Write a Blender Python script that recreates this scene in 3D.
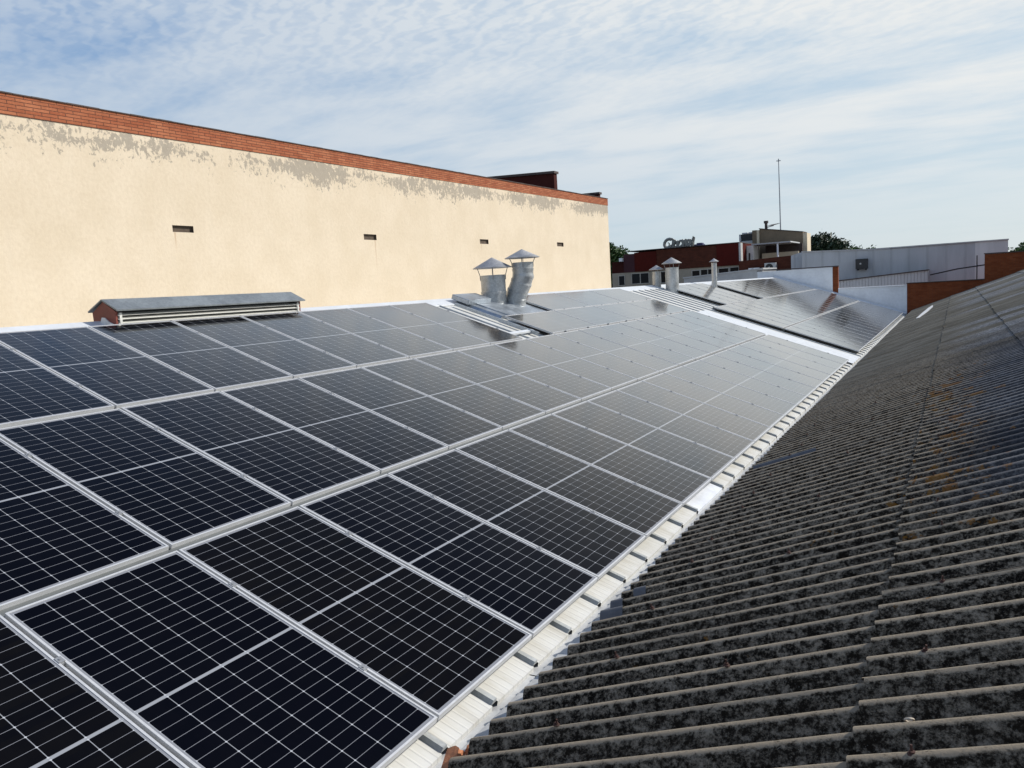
import bpy, bmesh, math, random
from mathutils import Matrix, Vector, noise as mnoise
R = math.radians
random.seed(7)
for o in list(bpy.data.objects):
    bpy.data.objects.remove(o)
S = bpy.context.scene
COL = S.collection

# ------------------------------------------------------------------ camera
cam_d = bpy.data.cameras.new('camera')
cam = bpy.data.objects.new('camera', cam_d)
COL.objects.link(cam)
CAM = Vector((2.33364, -3.12463, 2.17522))
RX = Vector((0.87036999, 0.48878285, -0.05956004))
UP = Vector((-0.00526164, 0.13018443, 0.99147583))
BK = Vector((0.49237017, -0.86263743, 0.11588042))
cam.matrix_world = Matrix(((RX.x, UP.x, BK.x, CAM.x), (RX.y, UP.y, BK.y, CAM.y), (RX.z, UP.z, BK.z, CAM.z), (0, 0, 0, 1)))
FPX = 786.32
cam_d.sensor_width = 36.0
cam_d.lens = FPX * 36.0 / 1024.0
cam_d.clip_start = 0.05
cam_d.clip_end = 3000.0
S.camera = cam

# ------------------------------------------------------------------ light
SUN_EL, SUN_AZ = R(36), R(47)          # azimuth measured from +Y towards +X
S.view_settings.view_transform = 'Standard'
S.view_settings.look = 'None'
S.view_settings.gamma = 1.0
S.view_settings.exposure = 0.0
S.view_settings.use_curve_mapping = False
sd = bpy.data.lights.new('sun', 'SUN')
sd.energy = 4.8
sd.angle = R(0.53)
sd.color = (1.0, 0.945, 0.865)
sun = bpy.data.objects.new('sun', sd)
COL.objects.link(sun)
sdir = Vector((math.cos(SUN_EL) * math.sin(SUN_AZ), math.cos(SUN_EL) * math.cos(SUN_AZ), math.sin(SUN_EL)))
sun.rotation_euler = sdir.to_track_quat('Z', 'Y').to_euler()
sun.location = (0, 0, 60)


class NT:
    """tiny helper for node trees"""
    def __init__(self, tree):
        self.t = tree
        self.n = tree.nodes
        self.l = tree.links

    def new(self, typ, **kw):
        nd = self.n.new(typ)
        for k, v in kw.items():
            setattr(nd, k, v)
        return nd

    def put(self, sock, val):
        if isinstance(val, bpy.types.NodeSocket):
            self.l.new(val, sock)
        elif isinstance(val, (tuple, list)) and len(val) == 3 and sock.type == 'RGBA':
            sock.default_value = (*val, 1.0)
        else:
            sock.default_value = val

    def math(self, op, a, b=0.0, c=0.0, clamp=False):
        nd = self.new('ShaderNodeMath', operation=op, use_clamp=clamp)
        self.put(nd.inputs[0], a)
        self.put(nd.inputs[1], b)
        self.put(nd.inputs[2], c)
        return nd.outputs[0]

    def mix(self, f, a, b):
        nd = self.new('ShaderNodeMix', data_type='RGBA')
        self.put(nd.inputs[0], f)
        self.put(nd.inputs[6], a)
        self.put(nd.inputs[7], b)
        return nd.outputs[2]

    def ramp(self, x, lo, hi, a=0.0, b=1.0, smooth=True):
        nd = self.new('ShaderNodeMapRange')
        nd.interpolation_type = 'SMOOTHSTEP' if smooth else 'LINEAR'
        self.put(nd.inputs[0], x)
        self.put(nd.inputs[1], lo)
        self.put(nd.inputs[2], hi)
        self.put(nd.inputs[3], a)
        self.put(nd.inputs[4], b)
        return nd.outputs[0]

    def noise(self, vec, scale, detail=4.0, rough=0.55, dist=0.0):
        nd = self.new('ShaderNodeTexNoise')
        self.put(nd.inputs['Vector'], vec)
        nd.inputs['Scale'].default_value = scale
        nd.inputs['Detail'].default_value = detail
        nd.inputs['Roughness'].default_value = rough
        nd.inputs['Distortion'].default_value = dist
        return nd.outputs['Fac']

    def voro(self, vec, scale, feature='F1'):
        nd = self.new('ShaderNodeTexVoronoi', feature=feature)
        self.put(nd.inputs['Vector'], vec)
        nd.inputs['Scale'].default_value = scale
        return nd

    def scalev(self, vec, s, off=(0, 0, 0)):
        nd = self.new('ShaderNodeMapping')
        self.put(nd.inputs['Vector'], vec)
        nd.inputs['Scale'].default_value = s
        nd.inputs['Location'].default_value = off
        return nd.outputs[0]

    def sep(self, vec):
        nd = self.new('ShaderNodeSeparateXYZ')
        self.put(nd.inputs[0], vec)
        return nd.outputs

    def comb(self, x, y, z):
        nd = self.new('ShaderNodeCombineXYZ')
        self.put(nd.inputs[0], x)
        self.put(nd.inputs[1], y)
        self.put(nd.inputs[2], z)
        return nd.outputs[0]

    def bump(self, h, strength, dist=0.01):
        nd = self.new('ShaderNodeBump')
        nd.inputs['Strength'].default_value = strength
        nd.inputs['Distance'].default_value = dist
        self.put(nd.inputs['Height'], h)
        return nd.outputs[0]


# ------------------------------------------------------------------ sky
w = bpy.data.worlds.new('World')
S.world = w
w.use_nodes = True
w.node_tree.nodes.clear()
t = NT(w.node_tree)
sky = t.new('ShaderNodeTexSky', sky_type='NISHITA')
sky.sun_disc = False
sky.sun_elevation = SUN_EL
sky.sun_rotation = SUN_AZ
sky.air_density = 1.0
sky.dust_density = 1.2
sky.ozone_density = 1.5
tc = t.new('ShaderNodeTexCoord')
d = t.sep(tc.outputs['Generated'])
den = t.math('ADD', t.math('MAXIMUM', d[2], 0.0), 0.10)
px_ = t.math('DIVIDE', d[0], den)
py_ = t.math('DIVIDE', d[1], den)
pl = t.comb(px_, py_, 0.0)
# broad sheets of thin cloud
big = t.noise(t.scalev(pl, (0.55, 0.9, 1), (3.1, 0.4, 0)), 0.8, 4, 0.5, 0.2)
mid = t.noise(t.scalev(pl, (1.0, 1.9, 1), (0.3, 7.0, 0)), 1.5, 6, 0.58, 0.2)
# ripples of altocumulus, two wave directions bent by noise
warp = t.noise(pl, 1.4, 3, 0.5)
wv = t.new('ShaderNodeTexWave', wave_type='BANDS', bands_direction='DIAGONAL')
t.put(wv.inputs['Vector'], t.scalev(pl, (1.0, 1.6, 1)))
wv.inputs['Scale'].default_value = 5.5
wv.inputs['Distortion'].default_value = 9.0
wv.inputs['Detail'].default_value = 3
wv.inputs['Detail Scale'].default_value = 1.6
fine = t.noise(t.scalev(pl, (1.3, 1.0, 1)), 14.0, 3, 0.55, 0.3)
rip = t.math('ADD', t.math('MULTIPLY', wv.outputs['Fac'], 0.20), t.math('MULTIPLY', fine, 0.90))
hi_ = t.ramp(d[2], 0.16, 0.42)
cov = t.ramp(t.math('ADD', t.math('MULTIPLY', big, 0.5), t.math('MULTIPLY', mid, 0.62)), 0.34, 0.66)
cov = t.math('MULTIPLY', cov, t.ramp(d[2], 0.03, 0.20, 0.20, 1.0))
ripm = t.math('MULTIPLY', t.ramp(rip, 0.35, 0.72), hi_)
cl = t.math('ADD', t.math('MULTIPLY', cov, t.math('SUBTRACT', 1.0, t.math('MULTIPLY', hi_, 0.45))), t.math('MULTIPLY', ripm, 0.55), clamp=True)
# the sky is whiter to the right (towards the sun)
sunw = t.math('ADD', t.math('MULTIPLY', d[0], sdir.x), t.math('ADD', t.math('MULTIPLY', d[1], sdir.y), t.math('MULTIPLY', d[2], sdir.z)))
right = t.ramp(sunw, -0.15, 0.75)
cl = t.math('MULTIPLY', cl, t.math('ADD', 0.66, t.math('MULTIPLY', right, 0.34)), clamp=True)
ccol = t.mix(right, (6.6, 7.2, 7.8), (8.3, 8.5, 8.5))
grad = t.mix(t.ramp(d[2], 0.0, 0.30, 0, 1, False), t.mix(right, (5.6, 7.0, 7.9), (6.9, 7.8, 8.2)), t.mix(right, (2.0, 3.6, 6.3), (4.9, 6.5, 8.0)))
base = t.mix(0.86, sky.outputs[0], grad)
high = t.ramp(d[2], 0.38, 0.66)
base = t.mix(high, base, (0.9, 1.9, 4.2))
cl = t.math('MULTIPLY', cl, t.math('SUBTRACT', 1.0, t.math('MULTIPLY', high, 0.75)))
mixc = t.mix(cl, base, ccol)
bg = t.new('ShaderNodeBackground')
t.put(bg.inputs[0], mixc)
bg.inputs[1].default_value = 0.1
out = t.new('ShaderNodeOutputWorld')
t.l.new(bg.outputs[0], out.inputs[0])


# ------------------------------------------------------------------ helpers
ROOT = {}


def tag(o, label=None, cat=None, group=None, kind=None):
    if label: o['label'] = label
    if cat: o['category'] = cat
    if group: o['group'] = group
    if kind: o['kind'] = kind
    return o


def thing(name, label, cat, M, group=None):
    if not isinstance(M, Matrix):
        M = Matrix.Translation(Vector(M))
    o = bpy.data.objects.new(name, None)
    o.empty_display_size = 0.2
    COL.objects.link(o)
    o.matrix_world = M
    ROOT[o.name] = M.copy()
    return tag(o, label, cat, group)


class MB:
    def __init__(self):
        self.v, self.f, self.m = [], [], []
        self.mi = 0

    def add(self, vs, fs):
        b = len(self.v)
        self.v += [Vector(p) for p in vs]
        for f in fs:
            self.f.append([b + i for i in f])
            self.m.append(self.mi)

    def box(self, lo, hi, M=None):
        x0, y0, z0 = lo
        x1, y1, z1 = hi
        vs = [Vector(p) for p in ((x0, y0, z0), (x1, y0, z0), (x1, y1, z0), (x0, y1, z0), (x0, y0, z1), (x1, y0, z1), (x1, y1, z1), (x0, y1, z1))]
        if M: vs = [M @ p for p in vs]
        self.add(vs, [(0, 3, 2, 1), (4, 5, 6, 7), (0, 1, 5, 4), (1, 2, 6, 5), (2, 3, 7, 6), (3, 0, 4, 7)])
        return self

    def prism(self, poly, axis, a, b):
        """poly of 2-D points (counter-clockwise) extruded along axis from a to b; poly plane order: x->(y,z), y->(x,z), z->(x,y)"""
        def p3(p, h):
            if axis == 'x': return (h, p[0], p[1])
            if axis == 'y': return (p[0], h, p[1])
            return (p[0], p[1], h)
        n = len(poly)
        vs = [p3(p, a) for p in poly] + [p3(p, b) for p in poly]
        fs = [tuple(range(n - 1, -1, -1)), tuple(range(n, 2 * n))]
        fs += [(i, (i + 1) % n, n + (i + 1) % n, n + i) for i in range(n)]
        self.add(vs, fs)
        return self

    def tube(self, path, r, seg=10, cap=True):
        path = [Vector(p) for p in path]
        rs = r if isinstance(r, (list, tuple)) else [r] * len(path)
        rings = []
        prev = None
        for i, p in enumerate(path):
            tg = (path[min(i + 1, len(path) - 1)] - path[max(i - 1, 0)]).normalized()
            if prev is None:
                a = tg.orthogonal().normalized()
            else:
                a = (prev - tg * prev.dot(tg)).normalized()
            prev = a
            b = tg.cross(a)
            rings.append([p + (a * math.cos(2 * math.pi * k / seg) + b * math.sin(2 * math.pi * k / seg)) * rs[i] for k in range(seg)])
        vs = [q for rg in rings for q in rg]
        fs = []
        for i in range(len(rings) - 1):
            for k in range(seg):
                fs.append((i * seg + k, i * seg + (k + 1) % seg, (i + 1) * seg + (k + 1) % seg, (i + 1) * seg + k))
        if cap:
            fs.append(tuple(range(seg - 1, -1, -1)))
            fs.append(tuple((len(rings) - 1) * seg + k for k in range(seg)))
        self.add(vs, fs)
        return self

    def lathe(self, prof, c=(0, 0, 0), seg=24):
        vs, fs = [], []
        for r, z in prof:
            for k in range(seg):
                a = 2 * math.pi * k / seg
                vs.append((c[0] + r * math.cos(a), c[1] + r * math.sin(a), c[2] + z))
        for i in range(len(prof) - 1):
            for k in range(seg):
                fs.append((i * seg + k, i * seg + (k + 1) % seg, (i + 1) * seg + (k + 1) % seg, (i + 1) * seg + k))
        self.add(vs, fs)
        return self

    def build(self, name, mat, parent=None, local=False, smooth=False, bevel=0.0, fix=True):
        me = bpy.data.meshes.new(name)
        vs = self.v
        if parent is not None and not local:
            inv = ROOT[parent.name].inverted()
            vs = [inv @ p for p in vs]
        me.from_pydata([tuple(p) for p in vs], [], self.f)
        mats = mat if isinstance(mat, (list, tuple)) else [mat]
        for mm in mats: me.materials.append(mm)
        me.polygons.foreach_set('material_index', self.m)
        if fix:
            bm = bmesh.new()
            bm.from_mesh(me)
            bmesh.ops.recalc_face_normals(bm, faces=bm.faces)
            bm.to_mesh(me)
            bm.free()
        if smooth:
            me.polygons.foreach_set('use_smooth', [True] * len(me.polygons))
            try:
                me.set_sharp_from_angle(angle=R(40))
            except Exception:
                pass
        me.update()
        o = bpy.data.objects.new(name, me)
        COL.objects.link(o)
        if parent is not None:
            o.parent = parent
            # a part's matrix is identity inside its thing; remember the chain for sub-parts
            ROOT[o.name] = ROOT[parent.name].copy()
        else:
            ROOT[o.name] = Matrix.Identity(4)
        if bevel:
            bv = o.modifiers.new('bevel', 'BEVEL')
            bv.width = bevel
            bv.segments = 2
            bv.limit_method = 'ANGLE'
        return o


def material(name):
    m = bpy.data.materials.new(name)
    m.use_nodes = True
    n = NT(m.node_tree)
    b = m.node_tree.nodes['Principled BSDF']
    return m, n, b


def simple(name, col, rough=0.6, metal=0.0, var=0.15, scale=3.0, bump=0.0, bscale=40.0, spec=None):
    """a base colour broken up by two sizes of noise, with a little bump"""
    m, n, b = material(name)
    g = n.new('ShaderNodeNewGeometry').outputs['Position']
    a = n.noise(g, scale, 5, 0.6)
    c = n.noise(g, scale * 7.3, 4, 0.6)
    k = n.math('ADD', n.math('MULTIPLY', a, 0.65), n.math('MULTIPLY', c, 0.35))
    lo = tuple(x * (1 - var) for x in col)
    hi = tuple(min(1, x * (1 + var)) for x in col)
    n.put(b.inputs['Base Color'], n.mix(n.ramp(k, 0.3, 0.7), lo, hi))
    n.put(b.inputs['Roughness'], n.ramp(c, 0.2, 0.8, max(0.02, rough - 0.08), min(1, rough + 0.08)))
    b.inputs['Metallic'].default_value = metal
    if spec is not None: b.inputs['Specular IOR Level'].default_value = spec
    if bump:
        n.put(b.inputs['Normal'], n.bump(n.noise(g, bscale, 5, 0.65), bump, 0.01))
    return m


# ------------------------------------------------------------------ materials
def mat_cells(W=1.04, L=2.06):
    m, n, b = material('solar_cells')
    tcn = n.new('ShaderNodeTexCoord')
    o = n.sep(tcn.outputs['Object'])
    rnd = n.new('ShaderNodeObjectInfo').outputs['Random']
    mx, my, cg = 0.024, 0.030, 0.009
    px = (W - 2 * mx) / 6
    py = (L / 2 - my - cg) / 12
    # distance to nearest column line
    u = n.math('DIVIDE', n.math('SUBTRACT', o[0], mx), px)
    du = n.math('MULTIPLY', n.math('ABSOLUTE', n.math('SUBTRACT', u, n.math('ROUND', u))), px)
    # fold about the middle so both halves use the same grid
    vy = n.math('SUBTRACT', n.math('ABSOLUTE', n.math('SUBTRACT', o[1], L / 2)), cg)
    v = n.math('DIVIDE', vy, py)
    dv = n.math('MULTIPLY', n.math('ABSOLUTE', n.math('SUBTRACT', v, n.math('ROUND', v))), py)
    l1 = n.math('LESS_THAN', du, 0.0019)
    l2 = n.math('LESS_THAN', dv, 0.0013)
    node = n.math('LESS_THAN', n.math('ADD', du, dv), 0.0068)
    gap = n.math('LESS_THAN', vy, 0.0)
    ou = n.math('GREATER_THAN', n.math('ABSOLUTE', n.math('SUBTRACT', o[0], W / 2)), W / 2 - mx)
    ov = n.math('GREATER_THAN', n.math('ABSOLUTE', n.math('SUBTRACT', o[1], L / 2)), L / 2 - my)
    white = l1
    for q in (l2, node, gap, ou, ov):
        white = n.math('MAXIMUM', white, q)
    # cell tint: each module and each cell differ a little
    wn = n.new('ShaderNodeTexWhiteNoise', noise_dimensions='3D')
    n.put(wn.inputs[0], n.comb(n.math('FLOOR', u), n.math('FLOOR', n.math('DIVIDE', o[1], py)), n.math('MULTIPLY', rnd, 37.0)))
    blue = (0.0013, 0.0016, 0.0042)
    brown = (0.0036, 0.0034, 0.0040)
    c = n.mix(n.ramp(rnd, 0.86, 0.93), blue, brown)
    c = n.mix(n.math('MULTIPLY', wn.outputs['Value'], 0.55), c, (0.0013, 0.0016, 0.0036))
    lw = n.mix(n.math('MAXIMUM', l1, gap), (0.21, 0.22, 0.245), (0.26, 0.275, 0.30))
    c = n.mix(white, c, lw)
    c = n.mix(n.math('MULTIPLY', node, n.math('SUBTRACT', 1.0, n.math('MAXIMUM', ou, ov))), c, (0.42, 0.44, 0.47))
    # thin dust, streaked down the slope
    g = n.new('ShaderNodeNewGeometry').outputs['Position']
    dust = n.noise(n.scalev(g, (1.2, 4.0, 1.2)), 1.6, 5, 0.65)
    c = n.mix(n.ramp(dust, 0.40, 0.85, 0.0, 0.003), c, (0.42, 0.40, 0.37))
    n.put(b.inputs['Base Color'], c)
    b.inputs['Roughness'].default_value = 0.5
    b.inputs['Specular IOR Level'].default_value = 0.0
    # anti-reflective glass: almost no mirror face-on, a soft one at grazing angles
    nb = n.bump(n.noise(g, 2.2, 3, 0.5), 0.03, 0.01)
    lw_ = n.new('ShaderNodeLayerWeight')
    lw_.inputs['Blend'].default_value = 0.5
    x_ = n.math('MULTIPLY', n.math('POWER', lw_.outputs['Facing'], 10.5), 13.5)
    fz = n.math('DIVIDE', x_, n.math('ADD', 1.0, n.math('DIVIDE', x_, 0.92)))
    fz = n.math('ADD', fz, 0.007, clamp=True)
    gl_ = n.new('ShaderNodeBsdfGlossy')
    n.put(gl_.inputs['Roughness'], n.ramp(dust, 0.3, 0.8, 0.08, 0.13))
    gl_.inputs['Color'].default_value = (1.0, 0.965, 0.925, 1)
    n.put(gl_.inputs['Normal'], nb)
    mx_ = n.new('ShaderNodeMixShader')
    n.put(mx_.inputs[0], fz)
    n.l.new(b.outputs[0], mx_.inputs[1])
    n.l.new(gl_.outputs[0], mx_.inputs[2])
    n.l.new(mx_.outputs[0], m.node_tree.nodes['Material Output'].inputs[0])
    return m


M_CELL = mat_cells()
M_ALU = simple('anodised_aluminium', (0.56, 0.57, 0.58), 0.48, 0.25, 0.08, 6.0)
M_RAIL = simple('rail_aluminium', (0.13, 0.14, 0.14), 0.5, 0.2, 0.12, 4.0)
M_CLAMP = simple('clamp_aluminium', (0.30, 0.31, 0.32), 0.5, 0.4, 0.15, 9.0)
M_BACK = simple('panel_backsheet', (0.55, 0.55, 0.55), 0.7)
M_GALV = None


def mat_galv(name, base=(0.44, 0.46, 0.47), rough=0.40, metal=0.45):
    m, n, b = material(name)
    g = n.new('ShaderNodeNewGeometry').outputs['Position']
    v = n.voro(g, 40.0)
    sp = n.sep(v.outputs['Color'])
    big = n.noise(g, 2.4, 5, 0.65)
    f = n.math('ADD', n.math('MULTIPLY', sp[0], 0.18), n.math('MULTIPLY', big, 0.82))
    n.put(b.inputs['Base Color'], n.mix(n.ramp(f, 0.25, 0.75), tuple(x * 0.72 for x in base), tuple(min(1, x * 1.2) for x in base)))
    n.put(b.inputs['Roughness'], n.ramp(big, 0.3, 0.7, rough - 0.1, rough + 0.14))
    b.inputs['Metallic'].default_value = metal
    n.put(b.inputs['Normal'], n.bump(n.noise(g, 9.0, 3, 0.5), 0.15, 0.02))
    return m


M_GALV = mat_galv('galvanised_steel')
M_CAPM = mat_galv('galvanised_cap_sheet', (0.42, 0.42, 0.42), 0.5, 0.55)
M_CURB = mat_galv('zinc_curb', (0.40, 0.44, 0.48), 0.4, 0.7)


def mat_roofwhite():
    m, n, b = material('white_coated_roof_sheet')
    g = n.new('ShaderNodeNewGeometry').outputs['Position']
    s = n.sep(g)
    micro = n.math('SINE', n.math('MULTIPLY', s[1], 2 * math.pi / 0.0567))
    dirt = n.noise(n.scalev(g, (0.7, 3.0, 0.7)), 2.2, 6, 0.65)
    spots = n.noise(g, 38.0, 4, 0.7)
    c = n.mix(n.ramp(dirt, 0.40, 0.78), (0.64, 0.645, 0.62), (0.48, 0.465, 0.41))
    c = n.mix(n.ramp(spots, 0.70, 0.78, 0, 0.5), c, (0.28, 0.25, 0.21))
    n.put(b.inputs['Base Color'], c)
    b.inputs['Roughness'].default_value = 0.42
    n.put(b.inputs['Normal'], n.bump(n.ramp(micro, 0.6, 1.0), 0.5, 0.004))
    return m


M_ROOFW = mat_roofwhite()
M_RIB = simple('bare_metal_rib', (0.40, 0.42, 0.42), 0.5, 0.15, 0.2, 7.0)
M_FLASH = simple('white_flashing', (0.50, 0.51, 0.51), 0.45, 0.0, 0.18, 2.5, 0.08, 20)
M_SKYL = simple('pale_blue_roof_strip', (0.70, 0.74, 0.80), 0.38, 0.0, 0.12, 4.0)
M_RIDGE = simple('ridge_cap_white', (0.60, 0.63, 0.66), 0.4, 0.0, 0.08, 2.0)


def mat_plaster():
    m, n, b = material('cream_plaster')
    g = n.new('ShaderNodeNewGeometry').outputs['Position']
    s = n.sep(g)
    # depth below the brick band
    zr = n.math('SUBTRACT', n.math('ADD', 5.455, n.math('MULTIPLY', s[1], 0.0076)), s[2])
    a = n.noise(n.scalev(g, (1, 0.5, 0.5)), 2.0, 5, 0.6)
    f = n.noise(g, 14.0, 5, 0.65)
    c = n.mix(n.ramp(a, 0.3, 0.7), (0.625, 0.535, 0.405), (0.68, 0.59, 0.46))
    c = n.mix(n.ramp(f, 0.35, 0.75, 0, 0.30), c, (0.50, 0.405, 0.29))
    # roller marks and pale vertical wash
    st = n.noise(n.scalev(g, (1, 2.6, 0.35)), 2.0, 4, 0.6)
    c = n.mix(n.ramp(st, 0.5, 0.8, 0, 0.4), c, (0.64, 0.56, 0.44))
    pit = n.noise(n.scalev(g, (1, 0.8, 1.2)), 34.0, 3, 0.7)
    c = n.mix(n.ramp(pit, 0.68, 0.76, 0, 0.45), c, (0.45, 0.36, 0.26))
    # rusty runs below the vent slots
    for y0, z0, w_, l_ in ((7.31, 3.73, 0.03, 0.45), (13.44, 3.74, 0.03, 1.0), (18.8, 3.77, 0.03, 0.3)):
        k = n.math('MULTIPLY', n.ramp(n.math('ABSOLUTE', n.math('SUBTRACT', s[1], y0)), 0.0, w_, 1, 0),
                   n.math('MULTIPLY', n.ramp(s[2], z0 - l_, z0, 0, 0.55), n.math('LESS_THAN', s[2], z0)))
        c = n.mix(k, c, (0.40, 0.24, 0.12))
    # flaked-off coating under the coping: ragged grey render
    lump = n.noise(n.scalev(g, (1, 0.55, 0.8)), 0.8, 2, 0.5)
    rag = n.noise(n.scalev(g, (1, 1.0, 0.9)), 3.4, 8, 0.72, 0.6)
    lace = n.noise(n.scalev(g, (1, 1.0, 0.8)), 13.0, 5, 0.7)
    score = n.math('ADD', n.math('MULTIPLY', lump, 0.36), n.math('ADD', n.math('MULTIPLY', rag, 0.50), n.math('MULTIPLY', lace, 0.44)))
    thr = n.math('ADD', 0.590, n.math('MULTIPLY', n.ramp(zr, 0.20, 1.10, 0, 1, False), 0.27))
    thr = n.math('ADD', thr, n.ramp(zr, 0.0, 0.22, 0.06, 0.0, False))
    peel = n.ramp(n.math('SUBTRACT', score, thr), 0.0, 0.045)
    grey = n.mix(n.noise(g, 8.0, 5, 0.7), (0.25, 0.22, 0.18), (0.39, 0.35, 0.29))
    c = n.mix(n.math('MULTIPLY', peel, 0.85), c, grey)
    n.put(b.inputs['Base Color'], c)
    b.inputs['Roughness'].default_value = 0.9
    b.inputs['Specular IOR Level'].default_value = 0.2
    h = n.math('SUBTRACT', n.math('ADD', n.math('MULTIPLY', f, 0.8), n.math('MULTIPLY', a, 0.6)), n.math('MULTIPLY', peel, 0.5))
    n.put(b.inputs['Normal'], n.bump(h, 0.32, 0.02))
    return m


def mat_brick(name, c1, c2, mortar, plane='yz', bw=0.234, bh=0.0475, ms=0.005, slope=0.0, z0=0.0, bump=0.5):
    m, n, b = material(name)
    g = n.new('ShaderNodeNewGeometry').outputs['Position']
    s = n.sep(g)
    hor = s[1] if plane == 'yz' else s[0]
    zz = n.math('SUBTRACT', n.math('SUBTRACT', s[2], z0), n.math('MULTIPLY', hor, slope))
    br = n.new('ShaderNodeTexBrick')
    br.offset = 0.5
    n.put(br.inputs['Vector'], n.comb(hor, zz, 0.0))
    n.put(br.inputs['Color1'], c1)
    n.put(br.inputs['Color2'], c2)
    n.put(br.inputs['Mortar'], mortar)
    br.inputs['Scale'].default_value = 1.0
    br.inputs['Mortar Size'].default_value = ms
    br.inputs['Mortar Smooth'].default_value = 0.3
    br.inputs['Bias'].default_value = 0.0
    br.inputs['Brick Width'].default_value = bw
    br.inputs['Row Height'].default_value = bh
    a = n.noise(g, 3.0, 5, 0.6)
    f = n.noise(g, 30.0, 4, 0.65)
    c = n.mix(n.ramp(a, 0.35, 0.75, 0, 0.4), br.outputs['Color'], tuple(x * 0.55 for x in c1))
    c = n.mix(n.ramp(f, 0.5, 0.8, 0, 0.4), c, tuple(min(1, x * 1.35) for x in c2))
    n.put(b.inputs['Base Color'], c)
    b.inputs['Roughness'].default_value = 0.9
    b.inputs['Specular IOR Level'].default_value = 0.12
    hh = n.math('SUBTRACT', n.math('MULTIPLY', f, 0.3), br.outputs['Fac'])
    n.put(b.inputs['Normal'], n.bump(hh, bump, 0.006))
    return m


M_PLASTER = mat_plaster()
M_BRICK = mat_brick('orange_brick', (0.32, 0.098, 0.048), (0.43, 0.165, 0.085), (0.11, 0.052, 0.037), 'yz', 0.275, 0.0565, 0.0075, 0.0066, 5.465)
M_BRICKX = mat_brick('red_brick', (0.19, 0.048, 0.017), (0.26, 0.075, 0.028), (0.12, 0.065, 0.045), 'xz', 0.25, 0.062, 0.006)
M_BRICKD = mat_brick('dark_red_brick', (0.075, 0.024, 0.016), (0.115, 0.036, 0.022), (0.07, 0.035, 0.025), 'xz', 0.27, 0.07, 0.008)
M_DARKRED = simple('maroon_render', (0.050, 0.014, 0.012), 0.8, 0, 0.25, 1.5, 0, 40, 0.08)
M_COPE = simple('dark_coping', (0.060, 0.045, 0.042), 0.8, 0, 0.3, 5.0)
M_HOLE = simple('slot_interior', (0.10, 0.075, 0.055), 0.95, 0, 0.3, 9.0)


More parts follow.
